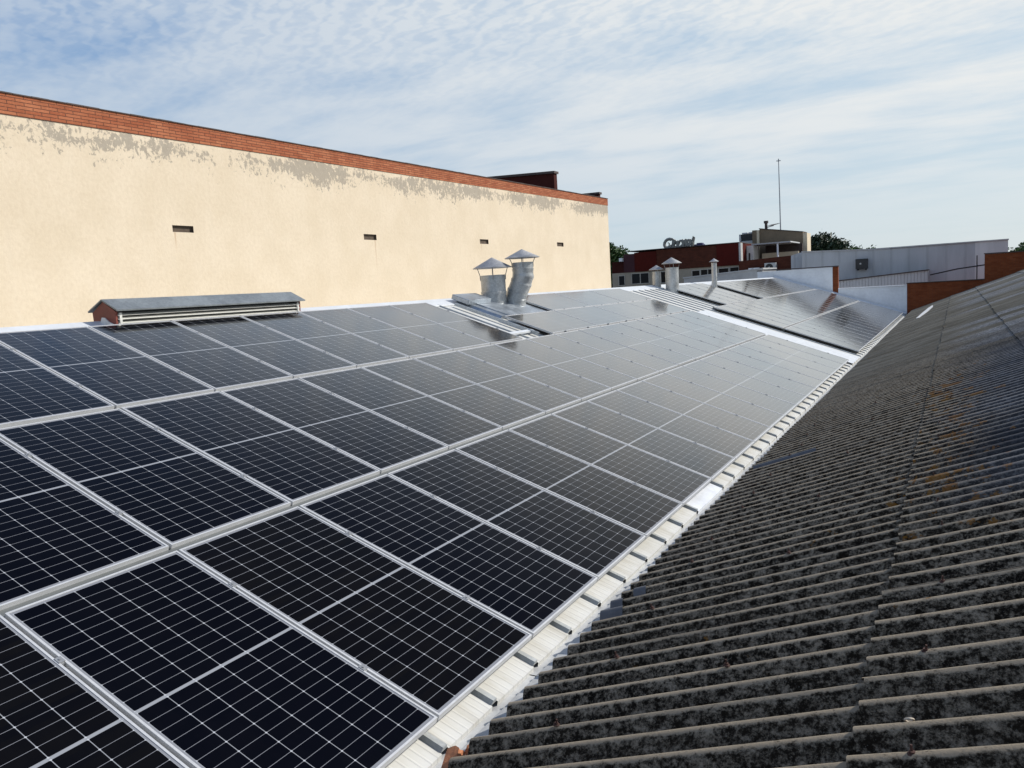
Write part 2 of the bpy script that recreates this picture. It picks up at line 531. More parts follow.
def mat_fibre():
    m, n, b = material('weathered_fibre_cement')
    g = n.new('ShaderNodeNewGeometry').outputs['Position']
    s = n.sep(g)
    a = n.noise(n.scalev(g, (0.5, 1.0, 0.5)), 1.1, 5, 0.6)
    mot = n.noise(n.scalev(g, (0.8, 1.0, 1.0)), 24.0, 6, 0.75)
    mot2 = n.noise(g, 70.0, 5, 0.75)
    spk = n.noise(n.scalev(g, (1, 1, 1), (5, 2, 1)), 120.0, 3, 0.7)
    k = n.math('ADD', n.math('MULTIPLY', mot, 0.6), n.math('MULTIPLY', mot2, 0.4))
    # paler crowns, darker flanks: partly less lichen, partly sun and shade painted in
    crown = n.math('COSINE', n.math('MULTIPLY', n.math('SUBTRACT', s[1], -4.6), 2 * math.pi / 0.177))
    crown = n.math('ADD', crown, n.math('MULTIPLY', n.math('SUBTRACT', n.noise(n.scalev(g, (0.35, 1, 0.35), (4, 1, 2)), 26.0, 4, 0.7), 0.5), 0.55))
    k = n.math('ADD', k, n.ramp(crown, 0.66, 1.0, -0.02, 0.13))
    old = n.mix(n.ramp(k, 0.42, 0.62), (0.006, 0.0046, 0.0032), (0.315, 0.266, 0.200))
    old = n.mix(n.ramp(a, 0.35, 0.7, 0, 0.2), old, (0.060, 0.046, 0.031))
    old = n.mix(n.ramp(spk, 0.63, 0.72, 0, 0.45), old, (0.36, 0.33, 0.28))
    # every sheet-wide strip weathered a little differently further up the roof
    strip = n.new('ShaderNodeTexWhiteNoise', noise_dimensions='1D')
    n.put(strip.inputs['W'], n.math('FLOOR', n.math('DIVIDE', n.math('ADD', s[1], 0.40), 0.885)))
    newer = n.mix(strip.outputs['Value'], (0.045, 0.045, 0.052), (0.19, 0.186, 0.188))
    streak = n.noise(n.scalev(g, (0.5, 9.0, 0.5)), 2.0, 5, 0.7)
    newer = n.mix(n.ramp(s[1], 9.0, 14.0), newer, n.mix(strip.outputs['Value'], (0.13, 0.118, 0.092), (0.38, 0.37, 0.355)))
    newer = n.mix(n.ramp(streak, 0.35, 0.75, 0, 0.6), newer, (0.014, 0.013, 0.013))
    newer = n.mix(n.ramp(k, 0.42, 0.62, 0.85, 0), newer, (0.007, 0.007, 0.008))
    wob = n.math('MULTIPLY', n.math('SUBTRACT', n.noise(g, 0.9, 4, 0.6), 0.5), 0.9)
    upper = n.ramp(n.math('ADD', s[0], wob), 1.9, 2.9)
    upper = n.math('MULTIPLY', upper, n.ramp(n.math('ADD', s[1], wob), 1.5, 2.3))
    fade = n.ramp(s[1], 9.0, 13.0, 1.0, 0.0)
    strip2 = n.ramp(strip.outputs['Value'], 0.42, 0.50)
    upper = n.math('MULTIPLY', upper, n.math('MAXIMUM', fade, strip2))
    far = n.mix(n.ramp(s[1], 8.0, 16.0), old, n.mix(n.ramp(n.noise(n.scalev(g, (0.4, 1.0, 0.4)), 1.6, 6, 0.7), 0.3, 0.7), (0.120, 0.107, 0.082), (0.260, 0.240, 0.195)))
    c = n.mix(upper, far, newer)
    # orange and yellow lichen along the laps
    li = n.noise(n.scalev(g, (0.95, 1.25, 0.95), (2.7, 0.6, 0)), 5.2, 6, 0.74)
    near_lap = n.math('MULTIPLY', n.ramp(n.math('ABSOLUTE', n.math('SUBTRACT', s[0], 2.28)), 0.05, 0.62, 1, 0),
                      n.math('MULTIPLY', n.ramp(s[1], 1.0, 2.4), n.ramp(s[1], 7.0, 11.0, 1, 0)))
    lm = n.ramp(n.math('ADD', li, n.math('MULTIPLY', near_lap, 0.13)), 0.665, 0.70)
    lcol = n.mix(n.noise(g, 6.0, 3, 0.6), (0.16, 0.050, 0.012), (0.26, 0.14, 0.022))
    c = n.mix(n.math('MULTIPLY', lm, 0.75), c, lcol)
    n.put(b.inputs['Base Color'], c)
    n.put(b.inputs['Roughness'], n.mix(upper, (0.92, 0.92, 0.92), (0.46, 0.46, 0.46)))
    n.put(b.inputs['Specular IOR Level'], n.math('ADD', 0.08, n.math('MULTIPLY', upper, 0.20)))
    n.put(b.inputs['Normal'], n.bump(n.math('ADD', n.math('MULTIPLY', mot2, 0.6), n.math('MULTIPLY', spk, 0.4)), 0.55, 0.008))
    return m


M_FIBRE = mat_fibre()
M_RUST = simple('rusty_bolt_iron', (0.055, 0.024, 0.018), 0.85, 0.1, 0.35, 30.0)
M_PATCH = simple('bluish_sealing_tape', (0.090, 0.094, 0.104), 0.5, 0.0, 0.2, 12.0)
M_WPATCH = simple('white_sealant_patch', (0.70, 0.70, 0.68), 0.6, 0, 0.15, 10.0)
M_TERRA = simple('broken_terracotta', (0.42, 0.17, 0.08), 0.9, 0, 0.3, 18.0, 0.4, 60)
M_MORTAR = simple('mortar_crumb', (0.50, 0.44, 0.36), 0.95, 0, 0.2, 18.0, 0.4, 60)
M_PAINTW = simple('pale_painted_wall', (0.76, 0.79, 0.82), 0.8, 0, 0.10, 1.2, 0.1, 20)
M_BEIGE = simple('beige_render', (0.34, 0.30, 0.24), 0.85, 0, 0.12, 1.0)
M_GLASSD = simple('dark_window_glass', (0.008, 0.010, 0.014), 0.12, 0, 0.2, 1.0, 0, 40, 0.15)
M_FRAME = simple('window_frame_paint', (0.40, 0.38, 0.34), 0.6)
M_TAN = simple('tan_brick_render', (0.17, 0.13, 0.085), 0.85, 0, 0.2, 0.7, 0.1, 8)
M_TANL = simple('pale_and_sunlit_tan', (0.58, 0.50, 0.37), 0.85, 0, 0.1, 0.7)  # pale tan; on the block's edge wall the paleness is painted sunlight
M_PURPLE = simple('dull_purple_render', (0.070, 0.032, 0.038), 0.8, 0, 0.15, 1.0, 0, 40, 0.08)
M_RED = simple('dark_red_cladding', (0.075, 0.011, 0.008), 0.7, 0, 0.18, 0.8, 0, 40, 0.08)
M_GREYM = simple('grey_machine_paint', (0.45, 0.46, 0.46), 0.5, 0.1, 0.12, 3.0)
M_DARKM = simple('dark_machine_grille', (0.02, 0.022, 0.025), 0.6, 0, 0.2, 6.0)
M_BLUE = simple('deep_blue_plastic', (0.02, 0.025, 0.10), 0.5, 0, 0.2, 3.0)
M_SIGN = simple('weathered_sign_metal', (0.20, 0.21, 0.20), 0.5, 0.2, 0.35, 3.0)
M_GREYR = simple('grey_roof_deck', (0.42, 0.43, 0.44), 0.8, 0, 0.15, 0.8)
M_WOODW = simple('white_door_paint', (0.72, 0.70, 0.66), 0.6)
M_BARK = simple('bark', (0.09, 0.065, 0.045), 0.95, 0, 0.3, 4.0)
M_MAROON = simple('maroon_sheet_metal', (0.185, 0.042, 0.030), 0.6, 0, 0.2, 8.0)
M_LOUV = simple('pale_louvre_metal', (0.66, 0.66, 0.62), 0.45, 0.1, 0.1, 9.0)
M_VENTR = mat_galv('grey_vent_roof_sheet', (0.20, 0.225, 0.24), 0.5, 0.3)
M_MAST = simple('mast_steel', (0.30, 0.32, 0.34), 0.5, 0.3, 0.2, 2.0)


def mat_clad(name, col, pitch=0.25, plane='x', rib=0.5, stain=True, line=0.6):
    m, n, b = material(name)
    g = n.new('ShaderNodeNewGeometry').outputs['Position']
    s = n.sep(g)
    fr = n.math('FRACT', n.math('DIVIDE', s[0] if plane == 'x' else s[1], pitch))
    grv = n.ramp(n.math('ABSOLUTE', n.math('SUBTRACT', fr, 0.5)), 0.40, 0.47)
    a = n.noise(n.scalev(g, (1.2, 1.2, 0.25)), 1.3, 5, 0.65)
    c = n.mix(n.ramp(a, 0.35, 0.72, 0, 0.5 if stain else 0.2), col, tuple(x * 0.68 for x in col))
    c = n.mix(n.math('MULTIPLY', grv, line), c, tuple(x * 0.5 for x in col))
    n.put(b.inputs['Base Color'], c)
    b.inputs['Roughness'].default_value = 0.55
    n.put(b.inputs['Normal'], n.bump(grv, rib, 0.02))
    return m


M_CLADG = mat_clad('grey_vertical_cladding', (0.42, 0.445, 0.48), 0.9, 'x', 0.4, True, 0.25)
M_CLADW = mat_clad('paler_cladding', (0.58, 0.60, 0.62), 1.1, 'x', 0.2, True, 0.1)  # paler than the main hall wall, for its right-hand section
M_STRIPE = mat_clad('striped_sheet_cladding', (0.40, 0.42, 0.45), 0.16, 'x', 0.9, False, 0.55)


def mat_ground():
    m, n, b = material('town_ground')
    g = n.new('ShaderNodeNewGeometry').outputs['Position']
    a = n.noise(g, 0.05, 5, 0.6)
    f = n.noise(g, 2.0, 5, 0.6)
    c = n.mix(n.ramp(a, 0.4, 0.6), (0.06, 0.06, 0.06), (0.14, 0.12, 0.09))
    c = n.mix(n.math('MULTIPLY', f, 0.4), c, (0.08, 0.08, 0.075))
    n.put(b.inputs['Base Color'], c)
    b.inputs['Roughness'].default_value = 0.95
    return m


def mat_leaf(name, c1, c2):
    m, n, b = material(name)
    g = n.new('ShaderNodeNewGeometry')
    r = g.outputs['Random Per Island']
    n.put(b.inputs['Base Color'], n.mix(r, c1, c2))
    b.inputs['Roughness'].default_value = 0.6
    return m


M_LEAF = mat_leaf('broad_leaf_green', (0.022, 0.058, 0.012), (0.070, 0.130, 0.028))
M_LEAFD = mat_leaf('dark_leaf_green', (0.014, 0.030, 0.014), (0.034, 0.058, 0.024))

# ------------------------------------------------------------------ ground
GZ = -5.0
gb = MB()
gb.add([(-1500, -1500, GZ), (1500, -1500, GZ), (1500, 1500, GZ), (-1500, 1500, GZ)], [(0, 1, 2, 3)])
tag(gb.build('ground', mat_ground()), kind='structure')

# ------------------------------------------------------------------ the warehouse under the panels
TILT = R(19.223)
cT, sT = math.cos(TILT), math.sin(TILT)
# local frame on the panel plane: x along the gutter (away), y up the slope, z off the roof
ML = Matrix(((0, -cT, sT, 0), (1, 0, 0, 0), (0, sT, cT, 0), (0, 0, 0, 1)))
ROOF_N = -0.13
V_RIDGE, V_EAVE = 6.74, -0.093
U0, U1 = -6.0, 41.78
ridge = ML @ Vector((0, V_RIDGE, ROOF_N))


def L(u, v, n):
    return ML @ Vector((u, v, n))


wh = thing('warehouse', 'white metal warehouse roof carrying the solar panels beside the cream wall', 'warehouse', (-4.0, 18.0, GZ))
# skin: flats between ribs, ribs running up the slope
sh = MB()
PITCH = 0.5075
rib_us = []
k = 0
u = -5.62
while u < U1 - 0.3:
    rib_us.append(u)
    u += PITCH
SKIP = min(range(len(rib_us)), key=lambda i: abs(rib_us[i] - 5.25))
flat_edges = [U0] + [x for i, x in enumerate(rib_us) if i != SKIP] + [U1]
for i in range(len(flat_edges) - 1):
    a, b_ = flat_edges[i], flat_edges[i + 1]
    a2 = a + (0.030 if i else 0)
    b2 = b_ - (0.030 if i < len(flat_edges) - 2 else 0)
    sh.mi = 1 if (b_ - a) > PITCH * 1.5 else 0
    sh.add([L(a2, V_EAVE, ROOF_N), L(b2, V_EAVE, ROOF_N), L(b2, V_RIDGE, ROOF_N), L(a2, V_RIDGE, ROOF_N)], [(0, 1, 2, 3)])
    # turned-down edge
    sh.add([L(a2, V_EAVE, ROOF_N), L(b2, V_EAVE, ROOF_N), L(b2, V_EAVE - 0.004, ROOF_N - 0.03), L(a2, V_EAVE - 0.004, ROOF_N - 0.03)], [(0, 3, 2, 1)])
sh.build('roof_sheet', [M_ROOFW, M_SKYL], wh)
rb = MB()
for i, x in enumerate(rib_us):
    if i == SKIP: continue
    h = 0.026
    prof = [(x - 0.030, ROOF_N), (x - 0.017, ROOF_N + h), (x + 0.017, ROOF_N + h), (x + 0.030, ROOF_N)]
    va, vb = V_EAVE + 0.008, V_RIDGE
    vs = [L(p, va, q) for p, q in prof] + [L(p, vb, q) for p, q in prof]
    rb.add(vs, [(0, 1, 5, 4), (1, 2, 6, 5), (2, 3, 7, 6), (0, 3, 2, 1)])
rb.build('roof_rib', M_RIB, wh)
# ridge cap on both slopes
rc = MB()
rx, rz = ridge.x, ridge.z
tn = math.tan(TILT)
for a, b_ in ((-6.0, 14.2), (14.2, 34.0), (34.0, 41.7)):
    e = 0.004
    rc.add([(rx, a + e, rz + 0.030), (rx, b_ - e, rz + 0.030), (rx + 0.32, b_ - e, rz + 0.027 - 0.32 * tn), (rx + 0.32, a + e, rz + 0.027 - 0.32 * tn),
            (rx - 0.40, b_ - e, rz + 0.027 - 0.40 * tn), (rx - 0.40, a + e, rz + 0.027 - 0.40 * tn),
            (rx + 0.325, b_ - e, rz + 0.005 - 0.32 * tn), (rx + 0.325, a + e, rz + 0.005 - 0.32 * tn)],
           [(0, 3, 2, 1), (0, 1, 4, 5), (3, 7, 6, 2)])
rc.build('ridge_cap', M_RIDGE, wh, fix=False)
# far slope down to the cream wall
fs = MB()
fs.add([(rx, U0, rz), (rx, U1, rz), (-10.99, U1, rz - (rx + 10.99) * tn), (-10.99, U0, rz - (rx + 10.99) * tn)], [(0, 1, 2, 3)])
fs.build('rear_roof_sheet', M_ROOFW, wh)
# white cover flashing between the two arrays, lying on the roof
cf = MB()
cf.add([L(18.15, -0.10, ROOF_N + 0.044), L(19.72, -0.10, ROOF_N + 0.044), L(19.72, 4.25, ROOF_N + 0.044), L(18.15, 4.25, ROOF_N + 0.044)], [(0, 1, 2, 3)])
cf.build('cover_flashing', M_RIDGE, wh)
# valley flashing under the panel edge, rising to the old roof
vf = MB()
ys = [-6.0, -2.4, 0.9, 4.1, 7.4, 11.0, 15.0, 20.0, 26.0, 33.0, 41.5]
for i in range(len(ys) - 1):
    a, b_ = ys[i], ys[i + 1] - 0.006
    z = -0.172 - 0.003 * (i % 2)
    prof = [(-0.05, z - 0.01), (0.085, z - 0.008), (0.10, z + 0.008), (0.30, z + 0.055), (0.55, z + 0.10), (0.75, z + 0.12)]
    vs = [(p, a, q) for p, q in prof] + [(p, b_, q) for p, q in prof]
    n_ = len(prof)
    vf.add(vs, [(j, j + 1, n_ + j + 1, n_ + j) for j in range(n_ - 1)])
vf.build('valley_flashing', M_FLASH, wh)
# upstand flashing at the end wall
uf = MB()
uf.add([L(41.45, -0.10, ROOF_N + 0.045), L(41.77, -0.10, ROOF_N + 0.14), L(41.77, V_RIDGE, ROOF_N + 0.14), L(41.45, V_RIDGE, ROOF_N + 0.045)], [(0, 1, 2, 3)])
uf.build('wall_flashing', M_RIDGE, wh)
wb = MB()
wb.box((-10.9, U0 + 0.1, GZ + 0.01), (0.0, U1 - 0.1, -0.45))
wb.prism([(-10.9, -0.44), (0.0, -0.44), (0.0, -0.24), (rx, rz - 0.10), (-10.9, rz - 4.30 * tn - 0.10)], 'y', U0 + 0.1, U0 + 0.3)
wb.build('outer_wall', M_BEIGE, wh)

# ------------------------------------------------------------------ solar panels
PW, PL, PT = 1.04, 2.06, 0.035


def frame_mb():
    b = MB()
    lip = 0.012
    b.box((0, 0, -PT), (lip, PL, 0))
    b.box((PW - lip, 0, -PT), (PW, PL, 0))
    b.box((lip, 0, -PT), (PW - lip, lip, 0))
    b.box((lip, PL - lip, -PT), (PW - lip, PL, 0))
    return b


proto = {}


def make_panel():
    root = thing('solar_panel', 'x', 'panel', Matrix.Identity(4), 'solar panels on the white metal roof')
    fr = frame_mb().build('frame', M_ALU, root, local=True)
    g = MB()
    g.box((0.012, 0.012, -0.009), (PW - 0.012, PL - 0.012, -0.003))
    gl = g.build('glass', M_CELL, root, local=True)
    kids = [fr, gl]
    for y in (0.52, 1.56):
        c = MB()
        c.box((PW - 0.006, y - 0.022, -0.002), (PW + 0.026, y + 0.022, 0.004))
        c.box((PW + 0.002, y - 0.03, -0.05), (PW + 0.018, y + 0.03, -0.0025))
        c.lathe([(0.0065, 0.004), (0.0065, 0.009), (0.0, 0.009)], (PW + 0.010, y, 0), 10)
        kids.append(c.build('clamp', M_CLAMP, root, local=True))
    return root, kids


P_ROOT, P_KIDS = make_panel()
used_first = [False]


def place_panel(M, label, clamps=True):
    if not used_first[0]:
        used_first[0] = True
        r = P_ROOT
        ks = P_KIDS
    else:
        r = P_ROOT.copy()
        COL.objects.link(r)
        for kd in P_KIDS:
            c = kd.copy()
            COL.objects.link(c)
            c.parent = r
    r.matrix_world = M
    r['label'] = label
    return r


def in_frame(M):
    for i in range(5):
        for j in range(9):
            p = M @ Vector((PW * i / 4, PL * j / 8, 0)) - CAM
            zc = -p.dot(BK)
            if zc < 0.1: continue
            x = 512 + FPX * p.dot(RX) / zc
            y = 384 - FPX * p.dot(UP) / zc
            if 0 <= x <= 1024 and 0 <= y <= 768: return True
    return False


ORD = ['zeroth', 'first', 'second', 'third', 'fourth', 'fifth', 'sixth', 'seventh', 'eighth', 'ninth', 'tenth', 'eleventh', 'twelfth', 'thirteenth',
       'fourteenth', 'fifteenth', 'sixteenth', 'seventeenth', 'eighteenth', 'nineteenth', 'twentieth', 'twenty-first', 'twenty-second']


def panel_row(us, v, text, wide=False, extra=0):
    Ms = []
    for u in us:
        jit = Matrix.Translation((random.uniform(-.0015, .0015), random.uniform(-.002, .002), random.uniform(-.0015, .0015)))
        if wide:
            M = ML @ Matrix.Translation((u, v, 0)) @ jit @ Matrix.Rotation(-math.pi / 2, 4, 'Z') @ Matrix.Translation((-PW, 0, 0))
        else:
            tilt = Matrix.Rotation(random.uniform(-.0007, .0007), 4, 'X') @ Matrix.Rotation(random.uniform(-.0007, .0007), 4, 'Y')
            M = ML @ Matrix.Translation((u, v, 0)) @ jit @ tilt
        Ms.append(M)
    vis = [in_frame(M) for M in Ms]
    first = vis.index(True) if True in vis else 0
    cnt = 0
    for i, M in enumerate(Ms):
        if vis[i]:
            cnt += 1
            place_panel(M, text.format(ORD[cnt]))
        elif first - i <= 2:
            place_panel(M, text.format('outside photo').replace('from the near end', 'at near end'))


CP = 1.06
V3, V2, V1 = 0.012, 2.142, 4.262
panel_row([i * CP + 0.01 for i in range(-5, 17)], V3, 'near array solar panel in the row along the gutter, {} from the near end')
panel_row([i * CP + 0.01 for i in range(-5, 17)], V2, 'near array solar panel in the middle row, {} from the near end')
panel_row([i * CP + 0.01 for i in range(-5, 8)], V1, 'near array solar panel in the ridge row, {} from the near end')
panel_row([9.62 + 2.08 * i for i in range(4)], V1, 'sideways solar panel beyond twin pipes, lower strip, {} from the pipes', True)
panel_row([11.70 + 2.08 * i for i in range(3)], V1 + 1.06, 'sideways solar panel beyond twin pipes, upper strip, {} from the pipes', True)
FA = 20.36
panel_row([FA + i * CP for i in range(19)], V3, 'far array solar panel in the row along the gutter, {} from the near end')
panel_row([FA + i * CP for i in range(19)], V2, 'far array solar panel in the middle row, {} from the near end')
panel_row([22.0 + i * CP for i in range(4)], V1, 'far array solar panel in the ridge row before the thin pipe, {} from near end')
panel_row([27.47 + i * CP for i in range(12)], V1, 'far array solar panel in the ridge row behind the thin pipe, {} from the pipe')

# mounting rails under the row gaps
for (vg, ua, ub, txt) in ((2.107, -5.0, 18.0, 'long aluminium rail in the gap between gutter row and middle row, near array'),
                          (4.232, -5.0, 18.0, 'long aluminium rail in the gap between middle row and ridge row, near array'),
                          (2.107, 20.4, 40.4, 'long aluminium rail in the gap between gutter row and middle row, far array'),
                          (4.232, 20.4, 40.4, 'long aluminium rail in the gap between middle row and ridge row, far array')):
    rl = thing('mounting_rail', txt, 'rail', ML @ Matrix.Translation((ua, vg, ROOF_N + 0.039)), 'mounting rails under the panels')
    q = MB()
    wdt = 0.033 if abs(vg - 2.107) < .01 else 0.028
    q.box((0, -wdt, 0), (ub - ua, wdt, 0.062))
    q.build('rail_bar', M_RAIL, rl, local=True)

# ------------------------------------------------------------------ corrugated roof
SL = R(20.0)
tS = math.tan(SL)
CX0, CY0 = 0.315, -4.6
CP_ = 0.177
AMP = 0.031


def corr_z(X):      # crest line
    return (X - 0.15) * tS


cr = thing('corrugated_warehouse', 'dark weathered corrugated cement roof sloping down to the gutter on the right', 'warehouse', (5.0, 18.0, GZ))
courses = [(CX0, 2.14), (2.05, 3.20), (3.09, 4.90), (4.78, 6.60), (6.48, 8.00)]
nS = Vector((-math.sin(SL), 0, math.cos(SL)))
for ci, (xa, xb) in enumerate(courses):
    rs = random.Random(20 + ci)
    b = MB()
    SHW = 5 * CP_
    nsh = int((41.78 - CY0) / SHW)
    nx = 9
    for si in range(nsh):
        ya = CY0 + si * SHW
        seg = 60
        dx = rs.uniform(-0.012, 0.012)
        dz = rs.uniform(-0.0006, 0.0006)
        tl = rs.uniform(-0.0010, 0.0010)
        vs = []
        for layer in (0, 1):
            for i in range(nx + 1):
                fx = i / nx
                X = xa + dx + (xb - xa) * fx
                # upper courses ride on the lower one at the lap, then settle
                lift = (0.020 * (1 - fx) ** 2 + 0.001) if ci else 0.002
                for j in range(seg + 1):
                    Y = ya + SHW * j / seg
                    ph = 2 * math.pi * (Y - CY0) / CP_
                    sag = 0.002 * math.sin(ph * 0.031)
                    h = AMP * math.cos(ph) - AMP + lift + dz + tl * fx + sag - 0.0075 * layer
                    p = Vector((X, Y, corr_z(X))) + nS * h
                    vs.append(p)
        NV = (nx + 1) * (seg + 1)
        fcs = []
        for i in range(nx):
            for j in range(seg):
                q0 = i * (seg + 1) + j
                fcs.append((q0, q0 + seg + 1, q0 + seg + 2, q0 + 1))
        # lower edge thickness and underside of the first strip
        for j in range(seg):
            fcs.append((j, j + 1, NV + j + 1, NV + j))
            q0 = NV + j
            fcs.append((q0, q0 + 1, q0 + seg + 2, q0 + seg + 1))
        b.add(vs, fcs)
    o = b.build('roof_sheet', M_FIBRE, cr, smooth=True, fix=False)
# hook bolts
rb_ = random.Random(5)
cnt = 0
for X0, st, off in ((0.74, 4, 1), (2.24, 4, 2), (1.45, 9, 4), (3.3, 5, 3)):
    for kk in range(4, 70, st):
        if cnt >= 95: break
        kz = kk + off + rb_.choice((0, 0, 1))
        Y = CY0 + kz * CP_
        if Y > 9.5 or Y < -1.2: continue
        X = X0 + rb_.uniform(-.05, .05)
        P = Vector((X, Y, corr_z(X) + 0.010))
        q = MB()
        ln = Vector((rb_.uniform(-.3, .3), rb_.uniform(-.25, .25), 1)).normalized()
        q.tube([P - Vector((0, 0, 0.012)), P + ln * 0.026], 0.0042, 6)
        q.lathe([(0.0, 0.0), (0.016, 0.0), (0.014, 0.004), (0.009, 0.005), (0.009, 0.012), (0, 0.012)], P - Vector((0, 0, 0.004)), 8)
        q.build('hook_bolt', M_RUST, cr, smooth=True)
        cnt += 1


def crest_patch(X0, X1, kz, mat, name, half=0.30, seg=14, w0=-0.5, w1=0.5):
    """a strip of tape hugging one corrugation"""
    q = MB()
    vs = []
    for X in (X0, (X0 + X1) / 2, X1):
        for j in range(seg + 1):
            tt = w0 + (w1 - w0) * j / seg
            Y = CY0 + (kz + tt * 2 * half) * CP_
            h = AMP * math.cos(2 * math.pi * (Y - CY0) / CP_) - AMP + 0.010
            vs.append(Vector((X, Y, corr_z(X))) + nS * h)
    fcs = []
    for i in range(2):
        for j in range(seg):
            a = i * (seg + 1) + j
            fcs.append((a, a + seg + 1, a + seg + 2, a + 1))
    q.add(vs, fcs)
    return q.build(name, mat, cr, smooth=True, fix=False)


kz0 = round((1.50 - CY0) / CP_)
for dk, xe in ((0, 0.47), (1, 0.40), (2, 0.50)):
    crest_patch(CX0 - 0.004 + (0.10 if dk == 2 else 0), xe, kz0 + dk, M_PATCH, 'sealing_tape', 0.36)
crest_patch(0.36, 1.02, round((5.75 - CY0) / CP_), M_PATCH, 'sealing_tape', 0.36)
q = MB()
X_, Y_ = 2.21, CY0 + 23.18 * CP_
ring = []
for i in range(17):
    a = 2 * math.pi * i / 16
    Yp = Y_ + 0.012 * math.cos(a)
    h_ = AMP * math.cos(2 * math.pi * (Yp - CY0) / CP_) - AMP + 0.024
    ring.append(Vector((X_ + 0.012 * math.sin(a), Yp, corr_z(X_ + 0.012 * math.sin(a)))) + nS * h_)
q.tube(ring, 0.0035, 6)
q.build('washer', M_MORTAR, cr, smooth=True)
# white sealant smear near the end wall
q = MB()
pts = [(1.00, 29.6), (1.12, 29.3), (1.30, 32.0), (1.42, 35.5), (1.36, 37.6), (1.22, 36.0), (1.10, 33.0)]
top = [Vector((x, y, corr_z(x) + 0.012)) for x, y in pts]
bot = [p - Vector((0, 0, 0.010)) for p in top]
n_ = len(pts)
q.add(top + bot, [tuple(range(n_))] + [(i, (i + 1) % n_, n_ + (i + 1) % n_, n_ + i) for i in range(n_)])
q.build('white_patch', M_WPATCH, cr)
# hidden walls that hold the roof and its other slope
q = MB()
q.box((0.45, CY0 + 0.1, GZ + 0.01), (12.0, 41.6, -0.12))
q.prism([(0.46, -0.119), (12.0, -0.119), (12.0, 1.2), (8.0, corr_z(8.0) - 0.12), (0.46, corr_z(0.46) - 0.12)], 'y', CY0 + 0.1, CY0 + 0.3)
q.build('outer_wall', M_BEIGE, cr)
q = MB()
q.add([(7.99, CY0, corr_z(8.0) - 0.02), (7.99, 41.7, corr_z(8.0) - 0.02), (12.3, 41.7, corr_z(8.0) - 1.6), (12.3, CY0, corr_z(8.0) - 1.6)], [(0, 1, 2, 3)])
q.build('rear_roof_sheet', M_FIBRE, cr)

# rubble caught under the eave
rr = random.Random(3)


def chunk(name, label, c, s, mat, rot, cat='rubble', group=None):
    b = MB()
    bm = bmesh.new()
    bmesh.ops.create_cube(bm, size=1.0)
    bmesh.ops.subdivide_edges(bm, edges=bm.edges[:], cuts=2, use_grid_fill=True)
    for v_ in bm.verts:
        nn_ = mnoise.noise_vector(v_.co * 2.3 + Vector((c[0] * 9, c[1] * 7, 1)))
        v_.co += nn_ * 0.16
    Mx = Matrix.Rotation(rot[0], 4, 'X') @ Matrix.Rotation(rot[1], 4, 'Y') @ Matrix.Rotation(rot[2], 4, 'Z') @ Matrix.Diagonal((*s, 1))
    bm.verts.ensure_lookup_table()
    b.add([Mx @ v_.co + Vector((0, 0, 0)) for v_ in bm.verts], [[v_.index for v_ in f_.verts] for f_ in bm.faces])
    bm.free()
    o = b.build(name, mat, None)
    o.location = c
    tag(o, label, cat, group)
    return o


chunk('brick_fragment', 'large orange broken brick lodged at the gutter under the nearest corrugation end', (0.235, -0.245, -0.055), (0.07, 0.15, 0.05), M_TERRA, (0.5, -0.3, 0.2), 'brick', 'broken bits at the gutter edge')
chunk('brick_fragment', 'small orange brick splinter standing on edge beside the larger broken brick', (0.285, -0.16, -0.045), (0.025, 0.07, 0.055), M_TERRA, (0.2, 0.5, 0.9), 'brick', 'broken bits at the gutter edge')
chunk('mortar_lump', 'flat pale mortar crumb between the broken brick and the gutter flashing', (0.265, -0.07, -0.085), (0.09, 0.16, 0.025), M_MORTAR, (0.05, -0.15, 0.1), 'mortar', 'broken bits at the gutter edge')
chunk('mortar_lump', 'tiny pale mortar crumb on the gutter flashing one corrugation past the brick', (0.24, 0.20, -0.10), (0.04, 0.09, 0.025), M_MORTAR, (0.1, -0.1, 0.5), 'mortar', 'broken bits at the gutter edge')
chunk('plaster_lump', 'whitish plaster lump at the photo bottom between flashing and corrugated roof', (0.275, -0.43, -0.03), (0.07, 0.09, 0.06), M_WPATCH, (0.1, 0.3, 0.4), 'mortar', 'broken bits at the gutter edge')
for i, (x_, y_) in enumerate(((0.27, 0.42), (0.255, 0.66), (0.26, 1.18))):
    chunk('mortar_lump', ['grey pebble of mortar under the fifth corrugation end along the gutter', 'brown pebble of mortar beside the second clamp bar along the gutter',
                          'small beige mortar pebble under the corrugation just before the bluish tapes'][i], (x_, y_, -0.095), (0.03, 0.05, 0.022), M_MORTAR, (0.1 * i, 0.2, 0.7 * i), 'mortar', 'broken bits at the gutter edge')

# ------------------------------------------------------------------ cream party wall on the left
pw = thing('party_wall', 'long cream plastered wall with flaking top and orange brick coping', 'wall', (-11.0, 12.0, GZ))
YA, YB = -9.0, 29.60
WX = -11.0


def zb(y): return 5.455 + 0.0076 * y


def zt(y): return 5.800 + 0.0056 * y


